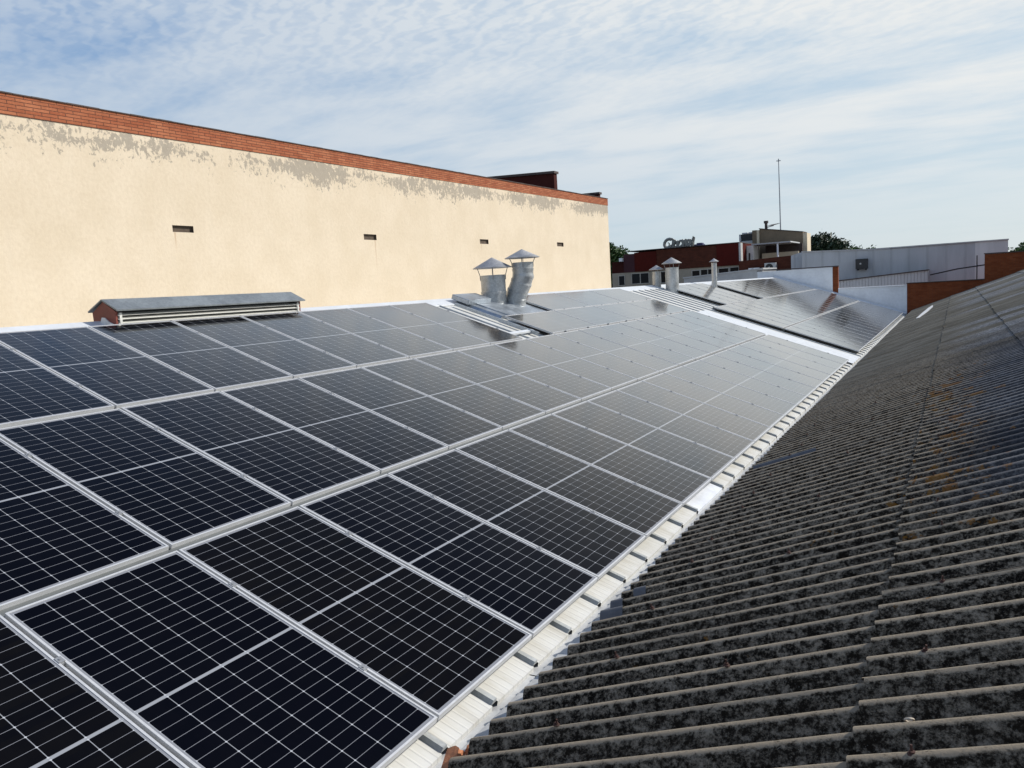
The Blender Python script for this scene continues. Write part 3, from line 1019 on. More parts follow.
slots = [(7.265, 7.755, 3.735, 3.865), (13.00, 13.51, 3.745, 3.89), (18.72, 19.25, 3.775, 3.92), (24.35, 24.92, 3.81, 3.96)]
q = MB()
ycut = [YA]
for s_ in slots: ycut += [s_[0], s_[1]]
ycut.append(YB)
for i in range(len(ycut) - 1):
    a, b_ = ycut[i], ycut[i + 1]
    if i % 2 == 0:
        q.add([(WX, a, GZ), (WX, b_, GZ), (WX, b_, zb(b_)), (WX, a, zb(a))], [(0, 1, 2, 3)])
    else:
        s_ = slots[i // 2]
        q.add([(WX, a, GZ), (WX, b_, GZ), (WX, b_, s_[2]), (WX, a, s_[2])], [(0, 1, 2, 3)])
        q.add([(WX, a, s_[3]), (WX, b_, s_[3]), (WX, b_, zb(b_)), (WX, a, zb(a))], [(0, 1, 2, 3)])
        dx = 0.055
        q.mi = 1
        q.add([(WX, a, s_[2]), (WX, b_, s_[2]), (WX, b_, s_[3]), (WX, a, s_[3]), (WX - dx, a, s_[2]), (WX - dx, b_, s_[2]), (WX - dx, b_, s_[3]), (WX - dx, a, s_[3])],
              [(0, 1, 5, 4), (1, 2, 6, 5), (2, 3, 7, 6), (3, 0, 4, 7), (4, 5, 6, 7)])
        q.mi = 0
# far end, back
q.add([(WX, YB, GZ), (WX - 0.3, YB, GZ), (WX - 0.3, YB, zb(YB)), (WX, YB, zb(YB))], [(0, 1, 2, 3)])
q.add([(WX - 0.3, YA, GZ), (WX - 0.3, YB, GZ), (WX - 0.3, YB, zb(YB)), (WX - 0.3, YA, zb(YA))], [(3, 2, 1, 0)])
q.build('plaster_wall', [M_PLASTER, M_HOLE], pw, fix=False)
q = MB()
x0, x1 = WX + 0.012, WX - 0.312
q.add([(x0, YA, zb(YA)), (x0, YB + .01, zb(YB)), (x0, YB + .01, zt(YB)), (x0, YA, zt(YA)), (x1, YA, zb(YA)), (x1, YB + .01, zb(YB)), (x1, YB + .01, zt(YB)), (x1, YA, zt(YA))],
      [(0, 1, 2, 3), (7, 6, 5, 4), (1, 5, 6, 2), (0, 4, 5, 1), (3, 2, 6, 7), (0, 3, 7, 4)])
q.build('brick_coping', M_BRICK, pw)
q = MB()
yy = YA
ri = random.Random(11)
while yy < YB:
    y2 = min(yy + 0.30, YB + .02)
    dz = ri.uniform(-0.003, 0.004)
    q.add([(x0 + 0.022, yy, zt(yy) + 0.002), (x0 + 0.022, y2 - 0.006, zt(y2) + 0.002), (x0 + 0.020, y2 - 0.006, zt(y2) + 0.020 + dz), (x0 + 0.020, yy, zt(yy) + 0.020 + dz),
           (x1 - 0.02, yy, zt(yy) + 0.002), (x1 - 0.02, y2 - 0.006, zt(y2) + 0.002), (x1 - 0.02, y2 - 0.006, zt(y2) + 0.03), (x1 - 0.02, yy, zt(yy) + 0.03)],
          [(0, 1, 2, 3), (3, 2, 6, 7), (0, 4, 5, 1), (1, 5, 6, 2), (0, 3, 7, 4)])
    yy = y2
q.build('coping_tile', M_COPE, pw)

for (y0, y1, xa, za, xb, zc, nm, lab) in ((25.15, 25.42, -11.37, 6.66, -15.6, 6.86, 'stair_house', 'dark maroon wedge-shaped roof house rising behind the brick coping'),
                                          (29.45, 29.62, -11.33, 6.19, -13.0, 6.22, 'roof_kerb', 'small dark maroon kerb at the far top corner of the cream wall')):
    o_ = thing(nm, lab, 'roof structure', ((xa + xb) / 2, y0, 4.0))
    q = MB()
    q.prism([(xb, 4.0), (xa, 4.0), (xa, za), (xb, zc)], 'y', y0, y1)
    q.build('wall', M_DARKRED, o_)
    q = MB()
    q.prism([(xb - .05, zc + .002), (xa + .05, za + .002), (xa + .05, za + .09), (xb - .05, zc + .09)], 'y', y0 - .06, y1 + .06)
    q.build('coping', M_COPE, o_)

nb = thing('neighbour_building', 'neighbouring building whose roof lies hidden behind the cream party wall', 'building', (-17.5, 10.0, GZ))
q = MB()
q.box((-24.0, -8.8, GZ + .01), (-11.32, 29.3, 5.0))
q.build('wall', M_BEIGE, nb)

# ------------------------------------------------------------------ ridge ventilator
rv = thing('ridge_vent', 'long louvred ridge ventilator with maroon gable end and grey sheet roof', 'roof vent', (-6.30, 4.2, 1.95))
VY0, VY1 = 2.56, 5.48
VX = -6.30
q = MB()
q.box((VX - 0.16, VY0 + 0.02, 1.90), (VX + 0.15, VY1 - 0.02, 2.26))
q.build('body', M_DARKM, rv)
for yy, nm in ((VY0, 0), (VY1, 1)):
    q = MB()
    ya, yb = (yy - 0.012, yy + 0.012)
    q.prism([(VX - 0.20, 1.86), (VX + 0.20, 1.86), (VX + 0.215, 2.225), (VX, 2.345), (VX - 0.215, 2.225)], 'y', ya, yb)
    e_ = q.build('end_panel', M_MAROON, rv)
    if nm == 0:
        q = MB()
        q.prism([(VX - 0.16, 2.08), (VX + 0.19, 2.055), (VX + 0.19, 2.075), (VX + 0.09, 2.11), (VX + 0.02, 2.16), (VX - 0.03, 2.165), (VX - 0.06, 2.12), (VX - 0.15, 2.10)], 'y', ya - 0.014, ya - 0.001)
        q.build('sealant', M_WPATCH, e_)
q = MB()
q.add([(VX, VY0 - .03, 2.375), (VX, VY1 + .06, 2.375), (VX + 0.275, VY1 + .06, 2.245), (VX + 0.275, VY0 - .03, 2.245), (VX - 0.275, VY1 + .06, 2.245), (VX - 0.275, VY0 - .03, 2.245),
       (VX, VY0 - .03, 2.357), (VX, VY1 + .06, 2.357), (VX + 0.272, VY1 + .06, 2.228), (VX + 0.272, VY0 - .03, 2.228), (VX - 0.272, VY1 + .06, 2.228), (VX - 0.272, VY0 - .03, 2.228)],
      [(0, 3, 2, 1), (0, 1, 4, 5), (6, 7, 8, 9), (6, 11, 10, 7), (3, 9, 8, 2), (5, 4, 10, 11), (0, 6, 9, 3), (0, 5, 11, 6), (1, 2, 8, 7), (1, 7, 10, 4)])
q.build('roof', M_VENTR, rv, fix=False)
for sx in (1, -1):
    for kx in range(5):
        z = 2.205 - kx * 0.047
        q = MB()
        xa, xb = VX + sx * 0.155, VX + sx * 0.222
        q.prism([(xa, z + 0.004), (xa, z), (xb, z - 0.030), (xb + sx * .002, z - 0.034 + 0.010), (xb, z - 0.022)], 'y', VY0 + 0.014, VY1 - 0.014)
        q.build('louvre', M_LOUV, rv)
for yy in (VY0 + 0.03, VY1 - 0.06):
    q = MB()
    q.box((VX + 0.20, yy, 1.90), (VX + 0.226, yy + 0.03, 2.21))
    q.build('corner_post', M_LOUV, rv)


# ------------------------------------------------------------------ roof pipes
def vent_pipe(label, base, segs, r, cap_r, cap_z0, cap_z1, mat=M_GALV, nst=4, strut_r=0.008, group='galvanised roof pipes'):
    """segs: centre line (x,y,z) points; cap: cone from cap_z0 (rim) to cap_z1 (apex)"""
    t_ = thing('vent_pipe', label, 'chimney pipe', base, group)
    q = MB()
    tp = Vector(segs[-1])
    # short ringed lengths with swaged seams
    path, rad = [], []
    for i in range(len(segs) - 1):
        a, b_ = Vector(segs[i]), Vector(segs[i + 1])
        ln = (b_ - a).length
        nk = max(2, int(ln / 0.05))
        for j in range(nk):
            f_ = j / nk
            path.append(a.lerp(b_, f_))
            rad.append(r * (1.05 if j == 0 else 1.0))
            if j == 0:
                path.append(a.lerp(b_, 0.022 / ln))
                rad.append(r * 1.05)
                path.append(a.lerp(b_, 0.026 / ln))
                rad.append(r)
    path.append(tp - Vector((0, 0, 0.02)))
    rad.append(r)
    path.append(tp - Vector((0, 0, 0.019)))
    rad.append(r * 1.03)
    path.append(tp)
    rad.append(r * 1.03)
    path.append(tp)
    rad.append(r * 0.97)
    path.append(tp - Vector((0, 0, 0.15)))
    rad.append(r * 0.96)
    # keep strictly ordered rings for the tube helper: build rings by hand
    seg = 32
    vs, fcs = [], []
    for i, (p, rr_) in enumerate(zip(path, rad)):
        if i < len(path) - 4:
            tg = (path[min(i + 2, len(path) - 5)] - path[max(i - 2, 0)]).normalized()
        else:
            tg = Vector((0, 0, 1))
        a = Vector((1, 0, 0))
        a = (a - tg * a.dot(tg)).normalized()
        b_ = tg.cross(a)
        for k_ in range(seg):
            an = 2 * math.pi * k_ / seg
            vs.append(p + (a * math.cos(an) + b_ * math.sin(an)) * rr_)
    for i in range(len(path) - 1):
        for k_ in range(seg):
            fcs.append((i * seg + k_, i * seg + (k_ + 1) % seg, (i + 1) * seg + (k_ + 1) % seg, (i + 1) * seg + k_))
    q.add(vs, fcs)
    q.build('pipe', mat, t_, smooth=True, fix=False)
    q = MB()
    h = cap_z1 - cap_z0
    q.lathe([(cap_r, cap_z0 - 0.012), (cap_r, cap_z0), (cap_r * 0.5, cap_z0 + h * 0.52), (0.012, cap_z1), (0.0, cap_z1 + 0.004)], (tp.x, tp.y, 0), 28)
    q.lathe([(cap_r - 0.004, cap_z0 - 0.012), (cap_r * 0.5, cap_z0 + h * 0.52 - 0.012), (0.0, cap_z1 - 0.02)], (tp.x, tp.y, 0), 28)
    q.build('cap', M_CAPM, t_, smooth=True)
    for k_ in range(nst):
        an = 2 * math.pi * (k_ + 0.35) / nst
        dr = Vector((math.cos(an), math.sin(an), 0))
        q = MB()
        p0 = tp + dr * r * 1.02 - Vector((0, 0, 0.10))
        p1 = tp + dr * r * 1.04
        rt = r + (cap_r - r) * 0.45
        p2 = Vector((tp.x, tp.y, cap_z0 + h * (1 - rt / cap_r) - 0.01)) + dr * rt
        q.tube([p0, p1, p2], strut_r, 6)
        q.build('strut', M_CLAMP, t_)
    return t_


vent_pipe('wide straight galvanised pipe with cone cap, left of the twin pipes by the wall', (-6.03, 11.0, 1.90), [(-6.03, 11.0, 1.84), (-6.03, 11.0, 2.19), (-6.03, 11.0, 2.545)], 0.255, 0.405, 2.70, 2.905)
vent_pipe('bent galvanised pipe with two elbows and cone cap, right of the twin pipes', (-5.76, 11.42, 1.82),
          [(-5.765, 11.42, 1.70), (-5.765, 11.42, 2.02), (-5.70, 11.42, 2.17), (-5.60, 11.42, 2.36), (-5.545, 11.42, 2.50), (-5.545, 11.42, 2.63), (-5.545, 11.42, 2.775)], 0.215, 0.365, 2.875, 3.045)
vent_pipe('short capped pipe, leftmost of the three pipes at the far array', (-6.29, 22.0, 1.96), [(-6.29, 22.0, 1.86), (-6.29, 22.0, 2.56)], 0.135, 0.245, 2.63, 2.765, group='galvanised roof pipes')
vent_pipe('taller stout capped pipe beside the short one, at the start of the far array', (-5.79, 22.1, 1.85), [(-5.80, 22.1, 1.74), (-5.80, 22.1, 2.66)], 0.215, 0.325, 2.80, 2.985)
vent_pipe('thin lone capped pipe standing in a gap of the far array', (-5.71, 26.95, 1.80), [(-5.71, 26.95, 1.70), (-5.71, 26.95, 2.82)], 0.10, 0.175, 2.87, 2.985, nst=3)

# zinc curb and flashings round the twin pipes
cb = thing('pipe_curb', 'low zinc curb with folded flashing strips at the foot of the twin pipes', 'flashing', ML @ Matrix.Translation((10.6, 6.0, ROOF_N)))
q = MB()
q.prism([(9.75 - 10.6, 0.0), (12.0 - 10.6, 0.0), (12.0 - 10.6, 0.07), (9.80 - 10.6, 0.07)], 'y', 5.45 - 6.0, 6.50 - 6.0)
q.build('base_sheet', M_CURB, cb, local=True)
q = MB()
q.box((9.70 - 10.6, 6.18 - 6, 0.072), (10.55 - 10.6, 6.58 - 6, 0.17))
q.build('raised_box', M_CURB, cb, local=True, bevel=0.01)
for ux in (9.42, 10.0):
    q = MB()
    q.box((ux - 10.6, 4.45 - 6, 0.04), (ux + 0.045 - 10.6, 6.3 - 6, 0.09))
    q.build('flashing_strip', M_CURB, cb, local=True)
q = MB()
q.box((8.62 - 10.6, 4.60 - 6, 0.042), (9.55 - 10.6, 4.68 - 6, 0.075))
q.build('cross_strip', M_RIDGE, cb, local=True)

# ------------------------------------------------------------------ end wall with stepped parapet
EY = 41.82
ew = thing('end_wall', 'stepped end wall of white paint and brick closing off both roofs', 'wall', (0, EY, GZ))


def slab(xa, xb, z0, z1, name, mat, y=EY, th=0.26):
    b = MB()
    b.box((xa, y, z0), (xb, y + th, z1))
    return b.build(name, mat, ew)


slab(-7.3, -3.42, GZ, 2.47, 'painted_wall', M_PAINTW)
slab(-3.418, -3.15, GZ, 2.49, 'brick_pier', M_BRICKX)
slab(-3.148, 0.10, GZ, 1.30, 'painted_wall', M_PAINTW)
slab(0.102, 3.48, GZ, 1.40, 'brick_wall', M_BRICKX)
slab(3.482, 12.0, GZ, 2.63, 'brick_wall', M_BRICKX)
for xa, xb, z in ((-7.32, -3.12, 2.495), (-3.145, 0.08, 1.303), (0.081, 3.479, 1.405), (3.45, 12.0, 2.635)):
    b = MB()
    b.box((xa, EY - 0.04, z), (xb, EY + 0.30, z + 0.045))
    b.build('coping', M_COPE if z != 1.303 else M_PAINTW, ew)

# ------------------------------------------------------------------ buildings behind
# pale metal-clad hall
hl = thing('clad_hall', 'large pale grey metal clad hall behind the stepped end wall', 'building', (-1.0, 50.0, GZ))
q = MB()
q.prism([(-5.62, GZ), (3.14, GZ), (3.14, 3.33), (-0.95, 3.31), (-2.2, 3.33), (-5.62, 3.47)], 'y', 46.0, 60.0)
q.build('wall', M_CLADG, hl)
q = MB()
q.box((3.142, 45.985, GZ), (4.63, 60.0, 3.33))
q.build('side_wall', M_CLADW, hl)
q = MB()
q.box((-0.95, 45.93, 3.335), (4.66, 60.0, 3.40))
q.build('roof_edge', M_GREYR, hl)
q = MB()
q.prism([(-5.65, 3.472), (-2.2, 3.335), (-0.952, 3.315), (-0.952, 3.40), (-2.2, 3.40), (-5.65, 3.53)], 'y', 45.95, 60.0)
q.build('roof_edge', M_GREYR, hl)
lt = thing('lean_to', 'low striped sheet lean-to in front of the pale hall', 'shed', (-1.3, 44.5, GZ))
q = MB()
q.prism([(-3.6, GZ), (0.97, GZ), (0.97, 2.00), (-3.6, 1.67)], 'y', 44.5, 45.95)
q.build('wall', M_STRIPE, lt)
q = MB()
q.prism([(-3.64, 1.675), (1.0, 2.005), (1.0, 2.06), (-3.64, 1.73)], 'y', 44.42, 45.95)
q.build('roof_edge', M_COPE, lt)


def ac_unit(label, c, w_, h_, d_, body, fan=True):
    t_ = thing('air_conditioner', label, 'air conditioner', (c[0], c[1], c[2]))
    q = MB()
    q.box((c[0] - w_ / 2, c[1], c[2]), (c[0] + w_ / 2, c[1] + d_, c[2] + h_))
    q.build('casing', body, t_, bevel=0.015)
    q = MB()
    fx, fz, fr_ = c[0] - w_ * 0.08, c[2] + h_ * 0.52, min(w_, h_) * 0.40
    n_ = 20
    vs = [(fx, c[1] - 0.012, fz)] + [(fx + fr_ * math.cos(2 * math.pi * k / n_), c[1] - 0.012, fz + fr_ * math.sin(2 * math.pi * k / n_)) for k in range(n_)]
    vs += [(p[0], c[1] - 0.001, p[2]) for p in vs[1:]]
    q.add(vs, [(0, 1 + (k + 1) % n_, 1 + k) for k in range(n_)] + [(1 + k, 1 + (k + 1) % n_, 1 + n_ + (k + 1) % n_, 1 + n_ + k) for k in range(n_)])
    q.build('fan_grille', M_DARKM, t_)
    q = MB()
    q.lathe([(0.0, 0), (fr_ * .22, 0), (fr_ * .22, 0.012), (0, 0.012)], (0, 0, 0), 12)
    q.v = [Vector((fx + p.x, c[1] - 0.014 - p.z, fz + p.y)) for p in q.v]
    q.build('fan_hub', M_GREYM, t_)
    for sx in (-1, 1):
        q = MB()
        q.box((c[0] + sx * w_ * .35 - .03, c[1] - 0.03, c[2] - 0.07), (c[0] + sx * w_ * .35 + .03, c[1] + d_, c[2] - 0.002))
        q.build('bracket', M_DARKM, t_)
    return t_


ac_unit('dark faced air conditioner mounted on the pale hall wall', (-2.38, 45.60, 2.30), 0.62, 0.56, 0.38, M_DARKM)
rl = thing('stair_rail', 'thin dark sloping handrail with one post before the pale hall', 'railing', (3.2, 44.0, 1.0))
q = MB()
q.tube([(1.08, 44.0, 1.76), (2.3, 44.0, 1.99), (3.55, 44.0, 2.12)], 0.035, 6)
q.build('handrail', M_DARKM, rl)
q = MB()
q.tube([(3.2, 44.02, GZ), (3.2, 44.02, 2.62)], 0.028, 6)
q.build('post', M_DARKM, rl)

# grey low roof just past the ridge
gr = thing('flat_roof_annex', 'low grey flat-roofed annex just beyond the far end of the ridge', 'building', (-10.2, 46.0, GZ))
q = MB()
q.prism([(-12.0, GZ), (-7.4, GZ), (-7.4, 2.62), (-12.0, 2.36)], 'y', 43.6, 47.5)
q.build('wall', M_GREYR, gr)
q = MB()
q.prism([(-12.05, 2.365), (-7.35, 2.625), (-7.35, 2.70), (-12.05, 2.44)], 'y', 43.55, 47.55)
q.build('roof', M_GREYR, gr)

# dark red building
rd = thing('red_building', 'long dark red clad building with beige ground floor and windows', 'building', (-14.5, 50.0, GZ))
q = MB()
q.box((-19.2, 50.0, GZ), (-10.15, 60.0, 3.06))
q.build('lower_wall', M_BEIGE, rd)
for xa, xb, z1, mt, yy in ((-19.2, -18.28, 3.86, M_DARKRED, 50.02), (-18.278, -17.45, 4.34, M_PURPLE, 49.96), (-17.448, -15.85, 4.40, M_RED, 49.92), (-15.848, -11.66, 4.46, M_BRICKD, 49.95), (-11.658, -10.18, 4.50, M_RED, 49.90)):
    q = MB()
    q.box((xa, yy, 3.062), (xb, 60.0, z1))
    q.build('cladding', mt, rd)
q = MB()
q.prism([(-18.0, 4.505), (-10.15, 4.505), (-10.15, 4.55), (-18.0, 4.55)], 'y', 49.84, 60.0)
q.build('roof_edge', M_COPE, rd)
q = MB()
q.box((-10.178, 49.86, GZ), (-10.05, 50.4, 4.49))
q.build('downpipe', M_GREYM, rd)
for xa, xb, z0, z1, cols_ in ((-18.68, -18.27, 2.2, 2.84, 1), (-17.70, -16.47, 2.25, 2.93, 2), (-15.56, -15.15, 2.2, 2.93, 1), (-13.36, -12.86, 2.45, 2.87, 1), (-12.76, -11.85, 2.45, 2.90, 2), (-11.55, -10.92, 2.5, 2.90, 1), (-10.80, -10.25, 2.5, 2.92, 1)):
    q = MB()
    f_ = 0.05
    q.box((xa - f_, 49.95, z0 - f_), (xa, 50.05, z1 + f_))
    q.box((xb, 49.95, z0 - f_), (xb + f_, 50.05, z1 + f_))
    q.box((xa, 49.95, z1), (xb, 50.05, z1 + f_))
    q.box((xa, 49.95, z0 - f_), (xb, 50.05, z0))
    for c_ in range(1, cols_):
        xm = xa + (xb - xa) * c_ / cols_
        q.box((xm - .025, 49.955, z0), (xm + .025, 50.03, z1))
    fr = q.build('window', M_FRAME, rd)
    q = MB()
    q.box((xa, 49.985, z0), (xb, 49.998, z1))
    q.build('pane', M_GLASSD, fr)
q = MB()
q.box((-18.52, 49.7, 3.863), (-18.30, 50.2, 4.10))
q.build('roof_hatch', M_PAINTW, rd)

# rooftop sign seen at a distance: script-like metal letters on short legs
sg = thing('rooftop_sign', 'weathered metal script letter sign on the dark red roof edge', 'sign', (-14.4, 50.3, 4.5))


def stroke(pts, r=0.1):
    b = MB()
    b.tube([(x, 50.3, z) for x, z in pts], r, 8)
    return b.build('letter', M_SIGN, sg, smooth=True)


def arc(cx, cz, rx_, rz_, a0, a1, n=10, lean=0.18):
    return [(cx + rx_ * math.cos(R(a0 + (a1 - a0) * i / n)) + lean * rz_ * math.sin(R(a0 + (a1 - a0) * i / n)), cz + rz_ * math.sin(R(a0 + (a1 - a0) * i / n))) for i in range(n + 1)]


stroke(arc(-15.05, 4.86, 0.30, 0.30, 60, 330), 0.11)
stroke(arc(-14.86, 4.82, 0.10, 0.34, -120, 130), 0.07)
stroke([(-14.72, 4.55), (-14.62, 5.10), (-14.55, 4.80), (-14.45, 4.98), (-14.40, 4.56)], 0.11)
stroke(arc(-14.22, 4.78, 0.15, 0.21, 0, 340), 0.08)
stroke([(-14.02, 4.56), (-13.98, 4.98), (-13.86, 5.03), (-13.82, 4.60)], 0.11)
stroke(arc(-13.66, 4.80, 0.12, 0.20, 20, 330), 0.075)
stroke([(-13.56, 5.02), (-13.50, 4.64), (-13.36, 4.78), (-13.26, 5.16), (-13.34, 4.80), (-13.42, 4.46)], 0.11)
rsg = random.Random(31)
for _ in range(11):
    xx = rsg.uniform(-15.1, -13.45)
    stroke([(xx, rsg.uniform(4.5, 4.65)), (xx + rsg.uniform(.02, .2), rsg.uniform(4.75, 4.9)), (xx + rsg.uniform(-.05, .2), rsg.uniform(4.9, 5.08))], rsg.uniform(.04, .07))
for x in (-15.1, -14.7, -14.2, -13.8, -13.45):
    b = MB()
    b.box((x - .025, 50.27, 4.45), (x + .025, 50.33, 4.70))
    b.build('leg', M_SIGN, sg)
b = MB()
b.box((-15.2, 50.34, 4.60), (-13.4, 50.37, 4.66))
b.build('rail', M_SIGN, sg)

bt = thing('roof_tank', 'small deep blue tank on the dark red roof beside the sign', 'tank', (-13.05, 50.5, 4.5))
q = MB()
q.box((-13.42, 50.4, 4.50), (-12.70, 51.0, 4.66))
q.build('tank_body', M_BLUE, bt, bevel=0.03)
q = MB()
q.box((-13.15, 50.45, 4.662), (-12.78, 50.95, 4.74))
q.build('tank_lid', M_BLUE, bt, bevel=0.02)

# brick annex with machines
ba = thing('brick_annex', 'low dark brick annex between the red building and the pale hall', 'building', (-8.2, 49.0, GZ))
q = MB()
q.prism([(-10.0, GZ), (-6.52, GZ), (-6.52, 3.42), (-10.0, 3.28)], 'y', 49.0, 51.6)
q.build('wall', M_BRICKD, ba)
gw = thing('grey_wall', 'short pale grey wall left of the pale hall', 'wall', (-6.05, 47.5, GZ))
q = MB()
q.prism([(-6.50, GZ), (-5.63, GZ), (-5.63, 3.50), (-6.0, 3.50), (-6.50, 3.36)], 'y', 47.5, 47.8)
q.build('wall_body', M_CLADG, gw)
ac_unit('large grey air conditioner standing before the dark brick annex', (-7.93, 48.45, 2.45), 0.70, 0.58, 0.35, M_GREYM)
ac_unit('small white air conditioner low beside the large grey one', (-8.95, 48.45, 2.42), 0.66, 0.36, 0.32, M_PAINTW)

# tan tower block
tb = thing('tan_building', 'tan rooftop block with its sunlit edge painted as a pale strip, taller than its neighbours', 'building', (-8.7, 57.0, GZ))
q = MB()
q.prism([(-10.12, GZ), (-7.16, GZ), (-7.16, 5.14), (-10.12, 5.62)], 'y', 56.0, 57.7)
q.build('wall', M_TAN, tb)
q = MB()
q.box((-7.158, 56.02, GZ), (-6.88, 57.6, 5.08))
q.build('sunlit_edge_wall', M_TANL, tb)  # sunlit side of the block, its brightness put into the paler colour
q = MB()
q.prism([(-10.15, 5.625), (-7.14, 5.145), (-7.14, 5.20), (-10.15, 5.68)], 'y', 55.94, 57.75)
q.build('roof_edge', M_COPE, tb)
q = MB()
q.box((-10.62, 55.9, GZ), (-10.30, 57.5, 5.56))
q.build('stair_tower', M_TAN, tb)
q = MB()
q.box((-10.298, 55.88, GZ), (-10.13, 57.0, 5.55))
q.build('corner_strip', M_TANL, tb)
mc = thing('cooling_unit', 'dark rooftop cooling unit with pale tank tops left of the tan block', 'cooling unit', (-11.1, 56.5, 4.4))
q = MB()
q.box((-11.60, 56.2, 4.40), (-10.64, 57.6, 4.86))
q.build('lower_case', M_GREYM, mc)
q = MB()
q.box((-11.48, 56.22, 4.862), (-10.64, 57.5, 5.34))
q.build('grille', M_DARKM, mc)
q = MB()
q.box((-11.62, 56.15, 4.862), (-11.49, 57.5, 5.36))
q.build('side_post', M_GREYM, mc)
for xa, xb in ((-11.45, -11.02), (-10.98, -10.66)):
    q = MB()
    q.box((xa, 56.25, 5.342), (xb, 57.4, 5.48))
    q.build('tank_top', M_GREYR, mc, bevel=0.05)
cp = thing('canopy', 'shaded canopy terrace in front of the tan block', 'canopy', (-9.0, 53.0, 3.3))
q = MB()
q.box((-9.85, 52.0, 4.36), (-7.3, 55.6, 4.44))
q.build('roof_slab', M_GREYR, cp)
q = MB()
q.box((-8.19, 52.05, 3.2), (-8.09, 52.15, 4.355))
q.build('post', M_PAINTW, cp)
q = MB()
q.box((-9.6, 55.4, 3.2), (-7.1, 55.6, 4.355))
q.build('back_wall', M_COPE, cp)
q = MB()
q.box((-9.4, 53.2, 3.2), (-7.0, 53.35, 3.78))
q.build('parapet', M_TANL, cp)
wd = thing('stair_hut', 'narrow white rooftop hut with a dark door beside the red building', 'hut', (-9.95, 52.0, 3.3))
q = MB()
q.box((-10.16, 52.0, 2.8), (-9.72, 53.6, 4.34))
q.build('wall', M_WOODW, wd)
q = MB()
q.box((-10.02, 51.97, 2.9), (-9.92, 51.995, 3.85))
q.build('door', M_COPE, wd)
ln = thing('dish_antenna', 'small dish on a dark flue stub on top of the tan block', 'antenna', (-9.6, 55.6, 5.5))
q = MB()
q.lathe([(0.10, 5.55), (0.10, 6.0), (0.16, 6.0), (0.16, 6.17), (0.0, 6.18)], (-9.69, 56.2, 0), 14)
q.build('stub', M_COPE, ln)
q = MB()
vs, fc = [], []
for i in range(5):
    rr_ = 0.46 * i / 4
    for k in range(16):
        a = 2 * math.pi * k / 16
        vs.append(Vector((-9.15 + rr_ * math.cos(a), 56.2 + 0.6 * rr_ * math.sin(a), 5.82 + 0.12 * rr_ * math.cos(a) + 0.25 * rr_ * rr_)))
for i in range(4):
    for k in range(16):
        fc.append((i * 16 + k, i * 16 + (k + 1) % 16, (i + 1) * 16 + (k + 1) % 16, (i + 1) * 16 + k))
q.add(vs, fc)
q.build('dish', M_GREYM, ln, smooth=True)
q = MB()
q.tube([(-9.65, 56.2, 5.70), (-9.15, 56.2, 5.80)], 0.035, 6)
q.build('arm', M_GREYM, ln)
ms = thing('antenna_mast', 'tall thin antenna mast rising above the tan block', 'antenna', (-8.85, 57.0, 5.0))
q = MB()
q.tube([(-8.84, 57.0, 5.2), (-8.86, 57.0, 8.0), (-8.89, 57.0, 10.42)], [0.045, 0.038, 0.028], 8)
q.build('mast', M_MAST, ms)
q = MB()
q.tube([(-9.04, 57.0, 10.38), (-8.74, 57.0, 10.38)], 0.03, 6)
q.tube([(-8.89, 57.0, 10.3), (-8.89, 57.0, 10.52)], 0.04, 6)
q.build('antenna_head', M_MAST, ms)


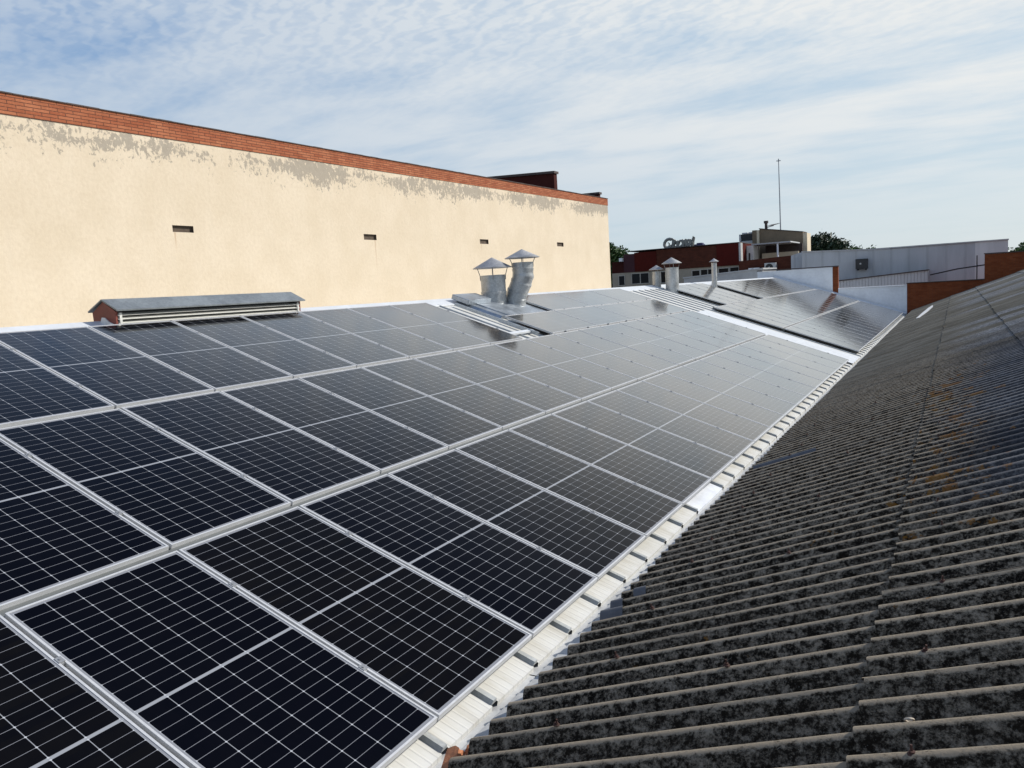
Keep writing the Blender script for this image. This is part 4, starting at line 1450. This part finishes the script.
# ------------------------------------------------------------------ trees
def tree(label, x, y, top, lobes, mat, leaf=0.26, count=5200, seed=1, trunk_r=0.22):
    rg = random.Random(seed)
    t_ = thing('tree', label, 'tree', (x, y, GZ), 'trees behind the roofs')
    q = MB()
    base = Vector((x, y, GZ))
    cen = Vector((x, y, top - 2.2))
    q.tube([base, base.lerp(cen, .5) + Vector((.15, 0, 0)), cen], [trunk_r, trunk_r * .75, trunk_r * .4], 9)
    for (lx, ly, lz, rx_, ry_, rz_) in lobes:
        c = Vector((x + lx, y + ly, lz))
        st_ = base.lerp(cen, .55)
        q.tube([st_, st_.lerp(c, .55) + Vector((0, 0, .25)), c], [trunk_r * .45, trunk_r * .28, trunk_r * .10], 7)
    q.build('trunk', M_BARK, t_, smooth=True)
    q = MB()
    tot = sum(l[3] * l[4] * l[5] for l in lobes)
    for (lx, ly, lz, rx_, ry_, rz_) in lobes:
        nL_ = int(count * rx_ * ry_ * rz_ / tot)
        # leaves gather round twig ends inside the lobe
        twigs = []
        for _ in range(max(8, nL_ // 22)):
            d_ = Vector((rg.gauss(0, 1), rg.gauss(0, 1), rg.gauss(0, 1))).normalized()
            rr_ = rg.random() ** 0.38
            twigs.append(Vector((x + lx + d_.x * rx_ * rr_, y + ly + d_.y * ry_ * rr_, lz + d_.z * rz_ * rr_)))
        for tw in twigs:
            for _ in range(22):
                p = tw + Vector((rg.gauss(0, .28), rg.gauss(0, .28), rg.gauss(0, .2)))
                nn_ = Vector((rg.gauss(0, 1), rg.gauss(0, 1), rg.gauss(0.5, 1))).normalized()
                a = nn_.orthogonal().normalized() * leaf * rg.uniform(.5, 1.0)
                b_ = nn_.cross(a).normalized() * leaf * rg.uniform(.3, .55)
                q.add([p - a, p - b_ * .9, p + a, p + b_ * .9], [(0, 1, 2, 3)])
    q.build('crown', mat, t_, fix=False)
    return t_


tree('rounded green tree beyond the far corner of the cream wall', -29.0, 75.0, 6.7,
     [(-1.2, 0, 4.6, 2.0, 2.0, 2.1), (0.3, -.3, 4.3, 1.7, 1.6, 1.8), (1.6, 0, 3.6, 1.5, 1.5, 1.5), (-0.4, 0, 2.6, 2.6, 2.2, 1.5), (2.6, 0.2, 2.9, 1.2, 1.3, 1.2)], M_LEAF, 0.27, 15000, 4)
tree('dark bushy tree behind the tan block and the pale hall', -10.2, 90.0, 6.5,
     [(-1.7, 0, 4.8, 1.5, 1.5, 1.5), (-0.3, 0, 5.1, 1.3, 1.4, 1.35), (0.9, 0, 4.6, 1.3, 1.4, 1.3), (0.1, 0.4, 3.3, 2.6, 2.0, 1.6), (-2.2, 0.2, 4.0, 1.5, 1.4, 1.6)], M_LEAFD, 0.29, 15000, 9)
tree('low lighter green bush top peeping over the hall roof', -7.0, 92.0, 4.6,
     [(-0.9, 0, 3.9, 1.1, 1.0, 0.75), (0.4, 0, 3.8, 1.0, 1.0, 0.6), (1.2, 0, 4.0, 0.45, 0.5, 0.5)], M_LEAF, 0.24, 5000, 12, 0.12)
tree('dark green treetop at the right edge behind the brick parapet', 8.2, 80.0, 4.0,
     [(-1.0, 0, 2.5, 1.2, 1.1, 0.8), (0.3, 0, 2.9, 1.4, 1.3, 0.9), (1.7, 0, 2.8, 1.4, 1.2, 0.9)], M_LEAF, 0.25, 7000, 15)
